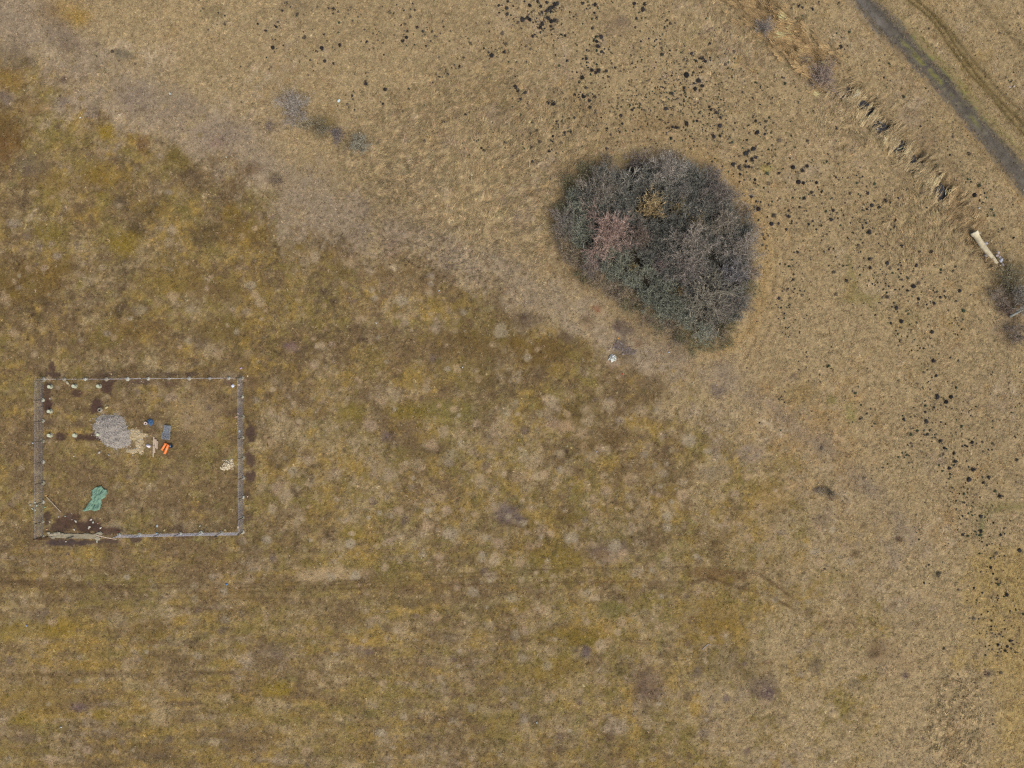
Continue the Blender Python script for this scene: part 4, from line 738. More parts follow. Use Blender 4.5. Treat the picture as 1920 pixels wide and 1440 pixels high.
for (px, py), fw in zip(fill, FW):
    e, _, _ = poly_dist(np.array([px]), np.array([py]), THICKET + THICKET[:1]); e = float(e[0])
    sw = (py - 440) * .8 - (px - 1230) * .75
    if e < 17:
        col = (112,98,78) if sw > -40 else (118,104,94); h = rnd.uniform(1.2, 2.0); r = rnd.uniform(18, 25); kd = 'low'; what = 'low brown thicket'
        if rnd.random() < .4 and sw > -100: col = (96,92,62); what = 'low olive thicket'
    elif sw > 50: col = (100,102,88); h = rnd.uniform(2.2, 3.2); r = rnd.uniform(18, 26); kd = 'dense'; what = 'greenish-grey thicket'
    else: col = (92,91,84); h = rnd.uniform(2.4, 3.6); r = rnd.uniform(20, 28); kd = 'dense'; what = 'slate-grey thicket'
    ref = min(NAMED, key=lambda a: math.hypot(a[1] - px, a[2] - py))
    shrub('thicket_shrub', px, py, r, h, kd, col, f"{what} shrub, {fw}", 'shrub', GT)
# low fringe on the lower left side
for k, (px, py) in enumerate(sorted([(1075,488),(1098,512),(1122,530),(1150,552),(1180,575),(1212,600),(1240,618),(1270,636),(1302,646),(1250,596),(1200,574),(1335,652),(1360,640),(1090,490)])):
    shrub('bramble_bush', px + rnd.uniform(-4, 4), py + rnd.uniform(-4, 4), rnd.uniform(15, 22), rnd.uniform(.8, 1.4), 'low', rnd.choice([(120,104,78),(98,92,60),(112,98,80)]), f"low brambly bush on the lower thicket rim, {ORD[k]} from its left end", 'bush', 'bramble bushes along the thicket rim')

GD = 'bushes beside the ditch'
shrub('ditch_bush',1550,136,30,2.4,'spray',(132,112,98),'purple-brown leafless bush standing in the ditch below the golden reeds','bush',GD)
shrub('ditch_bush',1436,44,17,2.2,'spray',(132,122,116),'pale lilac-grey bush on the left side of the golden reeds','bush',GD)
shrub('ditch_bush',1516,104,11,1.6,'spray',(132,116,102),'small dull purple bush just above the purple-brown ditch bush','bush',GD)
shrub('ditch_bush',1895,520,30,2.2,'low',(114,106,78),'olive-brown tangled bush right below the cream pipe','bush',GD)
shrub('ditch_bush',1878,556,22,1.8,'low',(120,106,92),'dull brown tangled bush below the olive bush at the right edge','bush',GD)
shrub('ditch_bush',1912,548,24,2.6,'dense',(108,101,92),'dark grey bush beside the leaning pale trunk at the right edge','bush',GD)
shrub('ditch_bush',1915,622,24,1.6,'low',(112,98,86),'dull purplish-brown bush below the leaning pale trunk at the right edge','bush',GD)
shrub('ditch_bush',1886,580,16,1.4,'low',(100,84,76),'dark brown low bush touching the lower end of the leaning pale trunk','bush',GD)
GB = 'bushes between meadow and moor'
shrub('meadow_bush',552,203,29,2.6,'spray',(138,127,118),'pale grey fine-twigged bush on the upper left meadow','bush',GB)
shrub('meadow_bush',572,230,18,1.4,'low',(122,111,86),'olive-brown low bush below the pale grey bush','bush',GB)
shrub('meadow_bush',600,236,20,1.5,'low',(110,101,78),'dark olive low bush between the pale grey bush and the dark round bush','bush',GB)
shrub('meadow_bush',632,252,14,1.6,'spray',(108,96,94),'small purplish-grey bush left of the dark round bush','bush',GB)
shrub('meadow_bush',672,268,22,1.8,'dense',(106,101,86),'dark round leafless bush at the right end of the bush row','bush',GB)
shrub('meadow_bush',505,238,9,.9,'low',(116,100,88),'little dark brown bush left of the pale grey bush','bush',GB)
shrub('meadow_bush',518,338,13,.7,'low',(108,92,74),'dark brown flat bush on the border of moor and meadow','bush',GB)
shrub('meadow_bush',1558,924,9,1.0,'dense',(74,72,62),'single dark bush on the lower right grassland','bush',GB)
shrub('meadow_bush',1540,922,9,.7,'low',(110,100,88),'small faded bush left of the single dark bush','bush',GB)

# leaning tree at the right edge
x, y = W(1890, 594); x2, y2 = W(1921, 570); z = hz(x, y)
rt = link('leaning_tree', None, None, (x, y, z))
mb = MB(); mb.tube([(0, 0, .25), ((x2-x)*.5, (y2-y)*.45, .9), (x2-x, y2-y, 1.7), ((x2-x)*1.7, (y2-y)*1.5, 2.4)], [.22, .18, .13, .08], 8)
link('trunk', mb.mesh('trunk', M_wood, True), rt, color=lin4((150,154,144)))
mb = MB()
for k in range(34):
    t = rnd.uniform(.3, 1); a = rnd.uniform(0, 6.28); l = rnd.uniform(.8, 2.4)
    p0 = np.array([(x2-x)*t*1.3, (y2-y)*t*1.2, .5 + 1.5*t]); d = np.array([math.cos(a), math.sin(a), rnd.uniform(0, .7)])
    p1 = p0 + d*l*.5 + np.array([rnd.uniform(-.15, .15), rnd.uniform(-.15, .15), .05]); p2 = p0 + d*l
    mb.tube([p0, p1, p2], [.05, .03, .012], 4, False)
    for j in range(9):
        s = p0 + (p2 - p0) * rnd.uniform(.2, 1); e = s + np.array([rnd.gauss(0, .4), rnd.gauss(0, .4), rnd.uniform(0, .35)]); mb.tube([s, e], [.016, .006], 3, False)
link('crown', mb.mesh('crown', M_wood), rt, color=lin4((150,146,140)))
tag(rt, 'pale-trunked bare tree leaning in from the right edge below the bushes', 'tree')

# ------------------------------------------------------------------ concrete pipe and rubble in the ditch
axis = [(1826.2,436.8),(1833,448),(1842,461.5),(1852,475),(1861,486.5),(1867.6,495)]
AX = [W(*p) for p in axis]; c0 = AX[0]
zp = [.10, .08, .05, .03, 0, -.02]
pr = link('drain_pipe', None, None, (c0[0], c0[1], 0))
def shell(pts, ro, ri, n=20):
    m = MB(); m.tube(pts, ro, n, False); k = len(pts); o = len(m.v); m.tube(pts[::-1], ri, n, False)
    for i in range(n):
        pass
    # annular ends
    a = [p for p in m.v]
    for (outer, inner) in ((0, o + (k-1)*n), ((k-1)*n, o)):
        for i in range(n):
            # match inner ring vertex nearest to the outer one
            j = min(range(n), key=lambda q: (a[inner+q][0]-a[outer+i][0])**2 + (a[inner+q][1]-a[outer+i][1])**2 + (a[inner+q][2]-a[outer+i][2])**2)
            i2 = (i+1) % n; j2 = min(range(n), key=lambda q: (a[inner+q][0]-a[outer+i2][0])**2 + (a[inner+q][1]-a[outer+i2][1])**2 + (a[inner+q][2]-a[outer+i2][2])**2)
            if j != j2: m.f.append((outer+i, outer+i2, inner+j2, inner+j))
    return m
P3 = [(a[0]-c0[0], a[1]-c0[1], zz) for a, zz in zip(AX, zp)]
link('barrel', shell(P3, .41, .33).mesh('barrel', M_conc, True), pr, color=lin4((196,186,156)))
d = np.array(P3[1]) - np.array(P3[0]); d /= np.linalg.norm(d)
link('socket', shell([tuple(np.array(P3[0]) - d*.12), tuple(np.array(P3[0]) + d*.42)], .50, .425).mesh('socket', M_conc, True), pr, color=lin4((204,198,172)))
tag(pr, 'long cream concrete drain pipe with a paler socket end lying in the ditch', 'pipe')
for k, (px, py, r, c, lab) in enumerate([(1850,456,.32,(168,168,176),'blue-grey slab of rubble against the upper right side of the cream pipe'),(1871.5,490,.36,(176,180,190),'pale blue-grey stone at the lower end of the cream pipe'),(1870,474,.24,(172,162,162),'pinkish-grey stone right of the cream pipe, upper of the three'),(1867,480,.22,(166,156,160),'lilac-grey stone touching the cream pipe on its right'),(1871,483,.2,(178,176,184),'small pale stone between the lilac stone and the lower end stone'),(1874,498,.26,(170,158,150),'beige stone just below the lower end of the cream pipe'),(1845,480,.3,(128,122,112),'grey stone in the grass left of the cream pipe'),(1840,436,.2,(160,150,132),'tan stone above the cream pipe'),(1656,226,.14,(196,196,204),'whitish scrap at the left rim of the largest water patch'),(1650,238,.18,(200,200,206),'white scrap floating on the left of the largest water patch')]):
    x, y = W(px, py); mb = MB(); mb.rock((0, 0, 0), r, (1.1, .8, .6), 300 + k, k)
    tag(link('rubble_stone', mb.mesh('rubble_stone', M_stone), None, (x, y, max(hz(x, y), -.9) + r*.45 + (.5 if px > 1800 else .1)), 0, lin4(c)), lab, 'stone', 'rubble stones in the ditch')

# ------------------------------------------------------------------ the fenced plot
FH = 1.9
WIRES = [.12, .4, .68, .96, 1.24, 1.52, 1.74, 1.88]
def post_mesh(seed):
    mb = MB(); mb.tube([(0, 0, -.05), (0, 0, FH + .04)], .05, 7); return mb.mesh('post', M_post)
def foot_mesh(seed):
    mb = MB(); mb.lathe([(.30, -.06), (.29, .09), (.25, .14), (.055, .16)], 14, .08, seed); return mb.mesh('footing', M_conc, False)
PM = post_mesh(0); FMs = [foot_mesh(s) for s in range(4)]
FCOL = [(164,160,142), (146,140,120), (134,128,108), (172,172,156), (146,142,126)]
def fence(pts, label, wires_from=0, tilt=(0, 0), dense=.16, mesh_h=1.88, ncol=(134,136,144)):
    P_ = [W(*p) for p in pts]; o0 = P_[0]
    root = link('wire_fence', None, None, (o0[0], o0[1], 0))
    for i, (x, y) in enumerate(P_):
        z = hz(x, y)
        p = link('post', PM, root, (x - o0[0], y - o0[1], z)); p.rotation_euler = (rnd.gauss(0, .015), rnd.gauss(0, .015), 0)
        f_ = link('footing', FMs[rnd.randrange(4)], p, (0, 0, 0), rnd.uniform(0, 6), lin4(rnd.choice(FCOL)))
        s = rnd.uniform(.75, 1.12); f_.scale = (s, s, 1)
    for h in WIRES:
        mb = MB(); mb.tube([(x - o0[0], y - o0[1], hz(x, y)*.5 + h) for x, y in P_], .011, 3, False)
        link('wire', mb.mesh('wire', M_obj), root, color=lin4((196,198,208)))
    mb = MB(); hs = np.arange(.1, mesh_h, .26)
    for (ax, ay), (bx_, by_) in zip(P_[:-1], P_[1:]):
        L = math.hypot(bx_ - ax, by_ - ay); n = max(2, int(L / dense))
        za, zb = hz(ax, ay)*.5, hz(bx_, by_)*.5
        for k in range(n):
            t = (k + .5) / n; x = ax + (bx_ - ax)*t - o0[0]; y = ay + (by_ - ay)*t - o0[1]; z = za + (zb - za)*t
            mb.tube([(x, y, z + .03), (x, y, z + mesh_h)], .0035, 3, False)
        for h in hs: mb.tube([(ax - o0[0], ay - o0[1], za + h), (bx_ - o0[0], by_ - o0[1], zb + h)], .004, 3, False)
    nt_ = link('netting', mb.mesh('netting', M_obj), root, color=lin4(ncol)); nt_['kind'] = 'stuff'
    return tag(root, label, 'fence', 'wire fences round the plot')
fence([(82,711),(121,711),(160,711),(200,711),(240,710.5),(279,710),(317,710),(355,709.5),(394,709.5),(430,709),(451.5,709)], 'upper wire fence of the plot, seen edge-on as one thin line', ncol=(120,134,160))
fence([(455,709),(455,744),(455.5,781),(455.5,820),(456,858),(456,896),(456,932),(456,970),(455.3,996)], 'right-hand wire fence of the plot beside the cream rubble heap')
fence([(224,1002.5),(262,1002),(300,1001),(339,1000),(377,999),(415,998.5),(455,998)], 'lower bluish wire fence of the plot, right of the concrete strip', ncol=(110,130,168), dense=.07)
fence([(82,713),(81.5,750),(81.5,789),(81.5,827),(81.5,866),(81.5,905),(81,941),(80.5,978),(81.5,1005)], 'left-hand wire fence of the plot beside the long white stake')

# round concrete footings with tubes
def footing(px, py, lab, hole=False, h=.5, tube_r=.24):
    x, y = W(px, py); r = link('concrete_footing', None, None, (x, y, hz(x, y)))
    mb = MB(); mb.lathe([(.36, -.05), (.35, .06), (.30, .10), (tube_r, .11)], 16, .07, int(px)); link('collar', mb.mesh('collar', M_conc), r, color=lin4((150,150,132) if not hole else (160,154,138)))
    mb = MB()
    if hole: mb.lathe([(.27, .08), (.27, .2), (.2, .2), (.2, -.02), (.001, -.02)], 16)
    else: mb.lathe([(tube_r, .08), (tube_r, h), (tube_r*.9, h + .02), (.001, h + .02)], 16)
    link('tube', mb.mesh('tube', M_conc), r, color=lin4((186,192,168) if not hole else (150,146,134)))
    return tag(r, lab, 'footing', 'round concrete footings in the plot')
footing(95.5,725,'pale green-grey round footing in the upper left corner of the plot')
footing(141,724,'pale round footing, second in the upper row of the plot'); footing(187,724,'pale round footing at the right end of the upper row')
footing(95.5,771,'pale round footing by the left fence, middle row'); footing(188,768.5,'hollow greyish footing ring just above the gravel heap', True)
footing(95.5,816,'pale round footing by the left fence, level with the gravel heap'); footing(141,816,'round footing between left fence and gravel heap', False, .3, .27)
footing(187,814.5,'pale round footing half buried in the left side of the gravel heap', False, .6, .22)

# gravel heap, sand, rubble
def heap(name, polys, hmax, cols, nst, smin, smax, seed, loc_px, mcol, label, cat, kind=None):
    r_ = random.Random(seed); ox, oy = W(*loc_px)
    root = link(name, None, None, (ox, oy, 0)) if kind is None else None
    n = 46; cx = np.linspace(-3.2, 3.2, n); gxx, gyy = np.meshgrid(cx, cx)
    qx = (gxx + ox)/PX + 960; qy = 720 - (gyy + oy)/PX
    dmin = np.full(gxx.shape, -9.0)
    for (a, b, rx, ry) in polys: dmin = np.maximum(dmin, 1 - np.hypot((qx - a)/rx, (qy - b)/ry))
    dmin = dmin + .28 * fbm(gxx + ox, gyy + oy, .9, seed, 4, .7)
    zz = sample(Z, gxx + ox, gyy + oy) + .01 + hmax * np.clip(dmin, -.05, 1) ** .8 if False else sample(Z, gxx + ox, gyy + oy) + .012 + hmax * np.power(np.clip(dmin, 0, 1), .75) + .03 * fbm(gxx + ox, gyy + oy, .25, seed + 1, 2)
    keep = (dmin > 0.0)[:-1, :-1]
    ii = np.arange(n*n).reshape(n, n); qd = np.stack([ii[:-1, :-1], ii[:-1, 1:], ii[1:, 1:], ii[1:, :-1]], -1)[keep]
    base = lin(mcol) * (1 + .2 * fbm(gxx + ox, gyy + oy, .5, seed + 2, 3))[..., None]
    me = new_mesh(name, np.stack([gxx, gyy, zz], -1).reshape(-1, 3), qd.reshape(-1), 4, np.clip(base, .01, .8).reshape(-1, 3), True); me.materials.append(M_attr)
    mb_v = []; mb_f = []; cs = []
    jj, kk = np.where(dmin > np.where(np.random.default_rng(seed).random(dmin.shape) < .22, -.30, -.04))
    for s in range(nst):
        q = r_.randrange(len(jj)); x = gxx[jj[q], kk[q]] + r_.uniform(-.08, .08); y = gyy[jj[q], kk[q]] + r_.uniform(-.08, .08)
        m = MB(); rr = r_.uniform(smin, smax); m.rock((x, y, zz[jj[q], kk[q]] + rr*.15), rr, (1, .8, .65), r_.randrange(9999), r_.random()*6)
        o = len(mb_v); mb_v += m.v; mb_f += [i + o for f in m.f for i in f]; c = lin(r_.choice(cols)) * r_.uniform(.75, 1.25); cs += [c]*len(m.v)
    ms = new_mesh('stones', np.array(mb_v), mb_f, 3, np.clip(np.array(cs), .01, .85)); ms.materials.append(M_attr)
    if root is None:
        root = link(name, me, None, (ox, oy, 0)); tag(root, label, None, None, 'stuff')
    else:
        link('mound', me, root); tag(root, label, cat)
    st = link('stones', ms, root); st['kind'] = 'stuff'
    return root
heap('gravel_heap', [(207,803,31,24),(213,815,29,22),(222,828,21,14)], .75, [(168,164,156),(152,148,140),(180,175,168),(128,122,114),(172,163,150)], 1400, .04, .09, 201, (211,812), (152,146,137), 'round heap of light grey gravel inside the fenced plot', 'gravel heap')
heap('sand_spill', [(250,815,12,11),(262,817,16,5),(261,834,8,14),(264,846,5,8),(246,846,10,5)], .08, [(196,180,148),(182,164,132),(168,166,158),(202,184,150),(120,102,80)], 170, .05, .11, 211, (254,828), (172,157,124), 'pale sand and stones spilt right of the gravel heap', None, 'stuff')
heap('rubble_heap', [(428,872,11,9),(422,876,9,6)], .3, [(196,184,156),(186,172,142),(204,196,172),(150,132,104)], 150, .06, .15, 221, (427,873), (164,148,118), 'small heap of cream rubble beside the right fence', 'rubble heap')
heap('rag_pile', [(1148,671.5,7,6)], .35, [(212,218,210),(176,186,178),(226,228,224),(140,146,138)], 70, .07, .16, 231, (1148,671), (150,158,148), 'small white and grey pile of stones on the moor below the thicket', 'stone pile')
heap('ash_scatter', [(1165,652,16,5),(1180,660,12,5),(1160,645,8,5)], .03, [(140,130,130),(156,148,150),(110,100,98),(92,84,80)], 130, .05, .1, 241, (1168,652), (104,94,84), 'scatter of grey ash and stones on the burnt patch', None, 'stuff')

# concrete strip at the lower left
ox, oy = W(140, 1005)
st = link('concrete_strip', None, None, (ox, oy, 0))
n1, n2 = 90, 14; V = []; cs = []
for i in range(n1):
    t = i/(n1-1)
    for j in range(n2):
        u = j/(n2-1); x = (-48 + 96*t)*PX; wv = vnoise(np.array([t*14.]), np.array([u*0.0+.5]), 7)[0] - .5
        half = (4.6 + 1.0*t + (2.2*wv if u > .5 else .7*wv))*PX
        if t > .93: half *= 1.25
        y = (2*u-1)*half + .12*(1-t)
        V.append((x, y - .05 + .02*t, hz(ox+x, oy+y) + (.16 if 0 < j < n2-1 else -.03) + .05*(vnoise(np.array([x*3.]), np.array([y*5.]), 9)[0]-.5)))
F = [(i*n2+j, (i+1)*n2+j, (i+1)*n2+j+1, i*n2+j+1) for i in range(n1-1) for j in range(n2-1)]
me = bpy.data.meshes.new('slab'); me.from_pydata(V, [], F); me.materials.append(M_conc); link('slab', me, st, color=lin4((146,138,116)))
for (px, py, r) in [(187,1000,.42),(184,1008.5,.38),(96,1003,.3),(104,1001,.26),(111,999.5,.28),(100,1007,.3),(92,999,.22),(118,1001,.2)]:
    mb = MB(); x, y = W(px, py); mb.rock((0, 0, 0), r, (1.2, .9, .45), int(px)); link('lump', mb.mesh('lump', M_conc), st, (x-ox, y-oy, hz(x, y)+.12), 0, lin4((152,146,126)))
tag(st, 'long rough strip of poured concrete at the lower left of the plot', 'concrete strip')

def stick(name, p0, p1, r, col, lab, cat, lift=.12, m=None, group=None, n=6):
    x0, y0 = W(*p0); x1, y1 = W(*p1); mb = MB(); q = (hz(x0, y0) + lift, hz(x1, y1) + lift)
    mb.tube([(0, 0, q[0]), ((x1-x0)*.5+rnd.gauss(0, .02), (y1-y0)*.5+rnd.gauss(0, .02), (q[0]+q[1])/2+.02), (x1-x0, y1-y0, q[1])], [r, r, r*.85], n)
    return tag(link(name, mb.mesh(name, m or M_wood), None, (x0, y0, 0), 0, lin4(col)), lab, cat, group)
stick('white_stake', (88.5,932), (114.5,960), .055, (196,180,160), 'long whitish stake lying diagonally near the left fence', 'stake')
x, y = W(86.8, 929.2); mb = MB(); mb.box((0, 0, .08), (.28, .12, .1), .4); tag(link('wood_offcut', mb.mesh('wood_offcut', M_wood), None, (x, y, hz(x, y)), 0, lin4((196,156,110))), 'small tan wooden offcut at the upper end of the long whitish stake', 'offcut')
stick('white_stake', (183.5,1002.5), (220.5,1010.3), .06, (214,192,172), 'pinkish-white stake lying from the concrete strip to the bluish fence', 'stake', .3)
stick('dark_rod', (126.5,1009.5), (140,1005), .05, (62,66,58), 'dark green-black rod lying across the concrete strip', 'rod', .26)
stick('brown_branch', (68,1010.8), (99,1005.5), .07, (84,62,48), 'dark brown branch at the lower left corner of the plot', 'branch', .2)
stick('brown_branch', (62,1012), (112,1010.5), .04, (110,90,70), 'thin pale brown branch below the thicker one at the plot corner', 'branch', .1)
for i, (a, b, w_, lab) in enumerate([((288.8,819),(287.6,857),.085,'longest pale plank, leftmost of the small plank bundle'),((291,823.5),(291.2,838),.11,'grey-beige plank second from left in the bundle'),((293.4,824),(292.6,840),.09,'short pale plank in the middle of the bundle'),((296.4,826.5),(295,842),.10,'short plank at the right end of the bundle'),((290,836),(291,849),.13,'broad grey plank across the lower half of the bundle')]):
    x0, y0 = W(*a); x1, y1 = W(*b); mb = MB(); L = math.hypot(x1-x0, y1-y0)
    mb.box((0, 0, .06 + .035*i), (L, w_*2, .045), math.atan2(y1-y0, x1-x0), rnd.uniform(-.02, .02))
    cx_, cy_ = (x0+x1)/2, (y0+y1)/2
    tag(link('plank', mb.mesh('plank', M_wood), None, (cx_, cy_, hz(cx_, cy_)), 0, lin4(rnd.choice([(182,164,142),(172,154,134),(190,172,152)]))), lab, 'plank', 'planks lying beside the white bag')

# orange pipes
for (a, b, r, lab) in [((311.8,830.8),(304,843.6),.17,'shorter bright orange plastic pipe, left of the pair'),((317,833.3),(309.3,850.5),.18,'longer bright orange plastic pipe, right of the pair')]:
    x0, y0 = W(*a); x1, y1 = W(*b); z = hz(x0, y0) + r + .03
    mb = shell([(0, 0, z), ((x1-x0)*.5, (y1-y0)*.5, z), (x1-x0, y1-y0, z)], r, r*.86, 16)
    rt_ = tag(link('orange_pipe', mb.mesh('orange_pipe', mat('orange_plastic', (238,132,66), rough=.4, var=.05, spec=.5), True), None, (x0, y0, 0)), lab, 'pipe', 'orange pipes')
# wire mesh panels
rt_ = link('wire_mesh_bundle', None, None, (*W(312.5,811), 0))
for (cx_, cy_, wx, wy, rz, zc) in [(1.4,-6.5,12.0,13.5,-.12,.22),(-1.2,6,15.0,12.5,-.1,.12)]:
    mb = MB(); wx *= PX; wy *= PX
    for layer in range(4):
        dz = layer*.05; jx, jy = rnd.uniform(-.06, .06), rnd.uniform(-.06, .06)
        for k in range(11): xx = -wx/2 + wx*k/10 + jx; mb.tube([(xx, -wy/2 + jy, dz), (xx, wy/2 + jy, dz)], .011, 3, False)
        for k in range(11): yy = -wy/2 + wy*k/10 + jy; mb.tube([(-wx/2 + jx, yy, dz+.012), (wx/2 + jx, yy, dz+.012)], .011, 3, False)
    x, y = cx_*PX, -cy_*PX
    link('mesh_panel', mb.mesh('mesh_panel', M_metal), rt_, (x, y, hz(*W(312.5, 811)) + zc), rz)
tag(rt_, 'stack of grey wire mesh panels above the orange pipes', 'mesh panels')

# crumpled sheets and bags
def crumple(name, outline, zamp, seed, col, lab, cat, step=.07, m=None, base=.05, scale=.45):
    P_ = [W(*p) for p in outline]; xs_ = [p[0] for p in P_]; ys_ = [p[1] for p in P_]; ox, oy = sum(xs_)/len(xs_), sum(ys_)/len(ys_)
    X, Y = np.meshgrid(np.arange(min(xs_)-step, max(xs_)+step, step), np.arange(min(ys_)-step, max(ys_)+step, step))
    ins = inside(X, Y, P_); d, _, _ = poly_dist(X, Y, P_ + P_[:1])
    # pull border vertices onto the outline by keeping cells whose middle lies inside
    ua = X*.93 - Y*.36; va = X*.36 + Y*.93
    rid = 1 - np.abs(fbm(ua, va*.28, scale, seed, 3, .6))*2.4
    zz = sample(Z, X, Y) + base + zamp * (rid*.5 + .25*fbm(X, Y, scale, seed+1, 2)) * np.clip(d/.18, .12, 1)
    xm = (X[:-1, :-1] + X[1:, 1:])/2; ym = (Y[:-1, :-1] + Y[1:, 1:])/2; keep = inside(xm, ym, P_)
    ii = np.arange(X.size).reshape(X.shape); qd = np.stack([ii[:-1, :-1], ii[:-1, 1:], ii[1:, 1:], ii[1:, :-1]], -1)[keep]
    me = new_mesh(name, np.stack([X-ox, Y-oy, zz], -1).reshape(-1, 3), qd.reshape(-1), 4, None, True); me.materials.append(m or M_cloth)
    o = link(name, me, None, (ox, oy, 0), 0, lin4(col))
    so = o.modifiers.new('thickness', 'SOLIDIFY'); so.thickness = .012
    return tag(o, lab, cat)
tp = [(1120,372),(1130,400),(1152,418),(1190,430),(1195,480),(1170,530),(1120,565),(1118,620),(1100,700),(1020,725),(980,705),(900,722),(865,733),(855,715),(905,670),(950,600),(985,555),(965,520),(995,500),(980,440),(1040,395)]
crumple('tarpaulin', [(40+a/7.385, 860+b/7.385) for a, b in tp], .34, 301, (110,142,122), 'crumpled green tarpaulin spread on the grass in the plot', 'tarpaulin', .05, None, .17, .33)
def lump(name, px, py, rpx, h, col, lab, cat, seed, m=None, sx=1.0, rz=0.0):
    x, y = W(px, py); mb = MB(); R = rpx*PX
    mb.lathe([(R*.96, -.03), (R, h*.3), (R*.86, h*.75), (R*.5, h), (.01, h*.97)], 18, .09, seed)
    o = link(name, mb.mesh(name, m or M_cloth, True), None, (x, y, hz(x, y)), rz, lin4(col)); o.scale = (sx, 1, 1)
    return tag(o, lab, cat)
crumple('blue_sheet', [(276.5,787),(281,785.2),(285.5,786.5),(288,790),(287.6,794),(285,797.6),(282.5,799),(280.8,796.8),(278.3,795.2),(277,791)], .4, 311, (62,92,128), 'crumpled dark blue plastic sheet beside a white bucket', 'plastic sheet', .04, None, .1, .3)
bx_, by_ = W(274.8, 793.8); bk = link('bucket', None, None, (bx_, by_, hz(bx_, by_)))
mb = MB(); mb.lathe([(.17, 0), (.235, .34), (.25, .35), (.17, .36), (.14, .05), (.001, .05)], 16); link('pail', mb.mesh('pail', M_obj), bk, color=lin4((222,208,198)))
mb = MB(); mb.lathe([(.15, .2), (.08, .22), (.001, .23)], 12, .1); link('contents', mb.mesh('contents', M_obj), bk, color=lin4((120,72,62)))
mb = MB(); mb.tube([(-.25, 0, .34), (-.2, -.18, .36), (0, -.26, .37), (.2, -.18, .36), (.25, 0, .34)], .012, 4); link('handle', mb.mesh('handle', M_metal), bk)
tag(bk, 'round white bucket left of the dark blue sheet', 'bucket')
bk = link('bucket', None, None, (*W(321.8, 836.3), hz(*W(321.8, 836.3))))
mb = MB(); mb.lathe([(.2, 0), (.27, .3), (.28, .32), (.22, .32), (.18, .04), (.001, .04)], 14); link('pail', mb.mesh('pail', M_obj), bk, color=lin4((44,48,56)))
mb = MB(); mb.rock((-.2, 0, .2), .2, (1, .8, .6), 5); link('rag', mb.mesh('rag', M_cloth), bk, color=lin4((104,140,176)))
tag(bk, 'dark bucket with a blue rag right of the orange pipes', 'bucket')
def bag(px, py, lx, ly, h, rz, col, lab, cat='bag', seed=0):
    x, y = W(px, py); mb = MB(); n = 9; V = []; F = []; r_ = random.Random(seed)
    for i in range(n):
        for j in range(n):
            u, v_ = i/(n-1)*2-1, j/(n-1)*2-1; k = (1-abs(u)**3)*(1-abs(v_)**3)
            V.append((u*lx*PX/2*(1-.08*v_*v_), v_*ly*PX/2*(1-.08*u*u), .04 + h*k*(1 + .25*(r_.random()-.5))))
    for i in range(n-1):
        for j in range(n-1): F.append((i*n+j, (i+1)*n+j, (i+1)*n+j+1, i*n+j+1))
    b0 = len(V); V += [(x_, y_, -.02) for x_, y_, z_ in V]
    F += [tuple(b0 + k for k in f[::-1]) for f in F]
    me = bpy.data.meshes.new('bag'); me.from_pydata(V, [], F); me.materials.append(M_cloth)
    for p in me.polygons: p.use_smooth = True
    return tag(link('bag', me, None, (x, y, hz(x, y)), rz, lin4(col)), lab, cat)
bag(278.2,836,8.5,5.2,.3,-.55,(226,222,232),'white sack on the bare earth left of the planks',seed=1)
bag(437,723.3,5.8,5.4,.16,.7,(206,216,240),'bluish-white square sack in the upper right corner of the plot',seed=2)
bag(448.3,721.5,4.6,3.4,.2,.2,(222,196,176),'small cream sack under the right fence near its upper end',seed=3)
bag(447,987.5,3.6,5.2,.25,.1,(226,206,184),'cream sack in the lower right corner of the plot',seed=4)

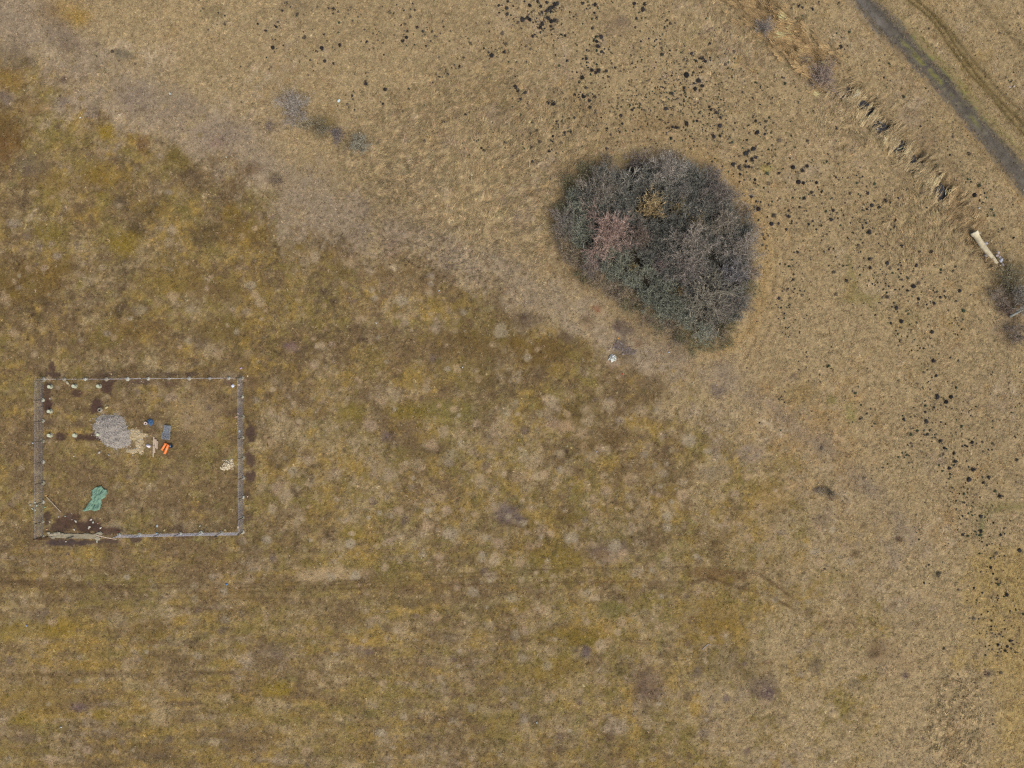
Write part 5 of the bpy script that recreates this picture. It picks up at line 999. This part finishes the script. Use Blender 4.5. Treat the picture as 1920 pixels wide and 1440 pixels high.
# loose litter and stones, each a thing of its own
LIT = [(66,942,.17,(196,204,184),'pale stone outside the left fence'),(69,948,.16,(188,200,182),'greenish-white stone just below the stone outside the left fence'),(61,954,.15,(196,206,190),'lower left of the whitish stones outside the left fence'),(66.5,957,.17,(188,204,184),'lowest whitish stone under the left fence'),(57,946.5,.15,(190,190,176),'outermost pale stone left of the left fence'),(84.5,951,.12,(140,186,160),'small mint-green scrap just inside the left fence'),
 (110.5,969,.12,(200,200,190),'small white stone on the upper edge of the dug earth'),(123,968,.13,(178,200,190),'blue-white stone on the upper edge of the dug earth'),(135.2,974,.1,(186,182,176),'tiny white stone in the middle of the dug earth'),(142.5,977.5,.2,(224,220,204),'largest white stone in the dug earth'),(171.5,974,.17,(226,216,204),'flat white stone at the upper right of the dug earth'),(175,979.3,.17,(214,220,206),'white stone at the right end of the dug earth'),(169,987.5,.19,(226,218,196),'upper of two touching cream stones in the dug earth'),(166.8,990,.17,(220,214,196),'lower of two touching cream stones in the dug earth'),(140,993,.17,(224,216,204),'white stone just above the concrete strip'),(189.5,989.5,.16,(222,218,206),'white stone above the right end of the concrete strip'),(93.5,978.5,.16,(200,186,164),'beige stone right of the left fence, level with the dug earth'),(123.5,1015.5,.12,(196,200,190),'white stone below the concrete strip'),(182.5,1015,.18,(176,180,166),'grey stone below the right end of the concrete strip'),
 (88,992.5,.14,(214,170,130),'orange-beige brick bit near the lower left corner of the plot'),(183.5,981,.12,(190,140,120),'reddish brick bit right of the dug earth'),(221.8,996,.11,(206,92,92),'red scrap left of the first bluish fence post'),(260.5,995.5,.11,(210,120,120),'pinkish-red scrap above the second bluish fence post'),(295.5,985.5,.2,(204,220,226),'pale blue litter above the bluish fence'),(294,1000,.2,(176,204,222),'light blue litter against the bluish fence'),(374.7,986.5,.14,(228,226,212),'white scrap above the middle of the bluish fence'),(345,995,.1,(206,150,170),'pink scrap above the bluish fence'),(309,993.5,.15,(190,178,130),'yellowish scrap above the bluish fence'),(422,993.5,.15,(206,190,160),'beige stone above the right end of the bluish fence'),(404.5,1005.5,.16,(36,52,84),'dark blue scrap below the bluish fence'),
 (449.5,808.5,.2,(178,206,230),'light blue bottle-like litter under the right fence'),(446,782,.2,(208,180,160),'pinkish brick bits beside the third right fence post'),(441.5,782,.14,(204,150,120),'orange brick bit left of the third right fence post'),(447,775.5,.14,(200,180,168),'beige brick bit above the third right fence post'),(453,690.5,.17,(196,170,206),'lilac scrap just above the upper right plot corner'),(465,705,.12,(226,216,196),'cream scrap right of the upper right plot corner'),(435,861,.13,(206,206,222),'bluish scrap above the cream rubble heap'),(464.5,931,.13,(220,200,180),'cream scrap outside the right fence'),(128,718,.28,(190,182,156),'patch of cream rubble below the upper fence'),(200.5,764,.26,(204,192,150),'cream lump right of the hollow footing ring'),(209.5,701.5,.14,(216,190,120),'yellowish scrap above the upper fence'),(62.5,831,.13,(220,224,226),'white scrap left of the left fence'),(187.5,848.5,.2,(196,196,186),'white stone below the gravel heap'),(204,853,.18,(172,170,164),'grey stone below the gravel heap, right of the white one'),(139.5,855.5,.1,(214,214,220),'tiny white scrap below the middle footing'),(94.5,747.5,.11,(206,206,210),'white scrap beside the left fence near its top'),
 (425,1095.3,.2,(82,134,196),'bright blue scrap on the trodden line below the plot'),(50,1172.5,.14,(150,170,214),'pale blue scrap at the lower left'),(115,1363,.14,(206,210,214),'white scrap near the bottom left corner'),(635.5,189.5,.24,(206,230,236),'pale turquoise scrap right of the pale grey bush'),(318.5,175.5,.2,(200,214,212),'whitish scrap on the upper left moor edge'),(151.5,221.5,.13,(220,222,216),'white dot of litter in the upper left ochre moor'),(884.5,328,.19,(226,224,190),'yellow-white scrap on the meadow left of the thicket'),(424.5,294.5,.11,(206,212,196),'pale scrap below the lilac belt on the upper left'),(867,689,.12,(214,220,214),'white dot on the olive moor in the middle of the photo'),(705,605.5,.14,(206,208,200),'whitish scrap on the moor left of the middle'),(823.5,545,.14,(196,206,214),'bluish-white sliver above the middle of the moor'),(1006.5,1354,.14,(214,228,224),'white dot near the bottom middle'),(1254,660.5,.13,(196,210,226),'pale blue scrap below the thicket'),(1167.5,701,.13,(206,100,74),'red dot below the white stone pile'),(1159,634,.2,(198,150,84),'orange-yellow lump on the burnt patch'),(1677.5,233,.0,(0,0,0),''),(1119,847,.1,(186,196,220),'bluish dot right of the middle of the moor'),(1835.5,390.5,.16,(206,204,196),'white scrap above the upper end of the cream pipe'),(1863,450.5,.12,(226,214,206),'white dot right of the cream pipe'),(1892,164,.15,(206,200,196),'left of two whitish dots beyond the track'),(1899.5,163,.15,(206,200,196),'right of two whitish dots beyond the track'),(677.5,254.5,.12,(206,204,206),'white dot on the dark round bush'),(1343,722,.13,(190,170,160),'pinkish bit above the dark patch below the thicket'),(1345,660,.0,(0,0,0),'')]
for i, (px, py, r, c, lab) in enumerate(LIT):
    if r <= 0: continue
    x, y = W(px, py); mb = MB(); mb.rock((0, 0, r*.3 + (1.2 if 'bush' in lab and 'on the dark' in lab else 0)), r, (1.15, .75, .5), 700 + i, i*1.3)
    stone = any(w_ in lab for w_ in ('stone', 'brick', 'rubble', 'lump', 'ridge'))
    nm = 'stone' if stone else 'litter'
    tag(link(nm, mb.mesh(nm, M_stone if stone else M_cloth), None, (x, y, hz(x, y) + .05), 0, lin4(tuple(v_ * .9 for v_ in c))), lab, 'stone' if stone else 'litter', 'loose stones and litter')
x0, y0 = W(1317, 1217); mb = MB()
P_ = [W(a, b) for a, b in [(1317,1217),(1321,1212.5),(1327,1207.5),(1332,1209)]]
mb.tube([(a-x0, b-y0, hz(a, b)+.1) for a, b in P_], .045, 5); tag(link('bent_tape', mb.mesh('bent_tape', M_obj), None, (x0, y0, 0), 0, lin4((190,186,184))), 'whitish bent strip of tape on the grass at lower right', 'tape')
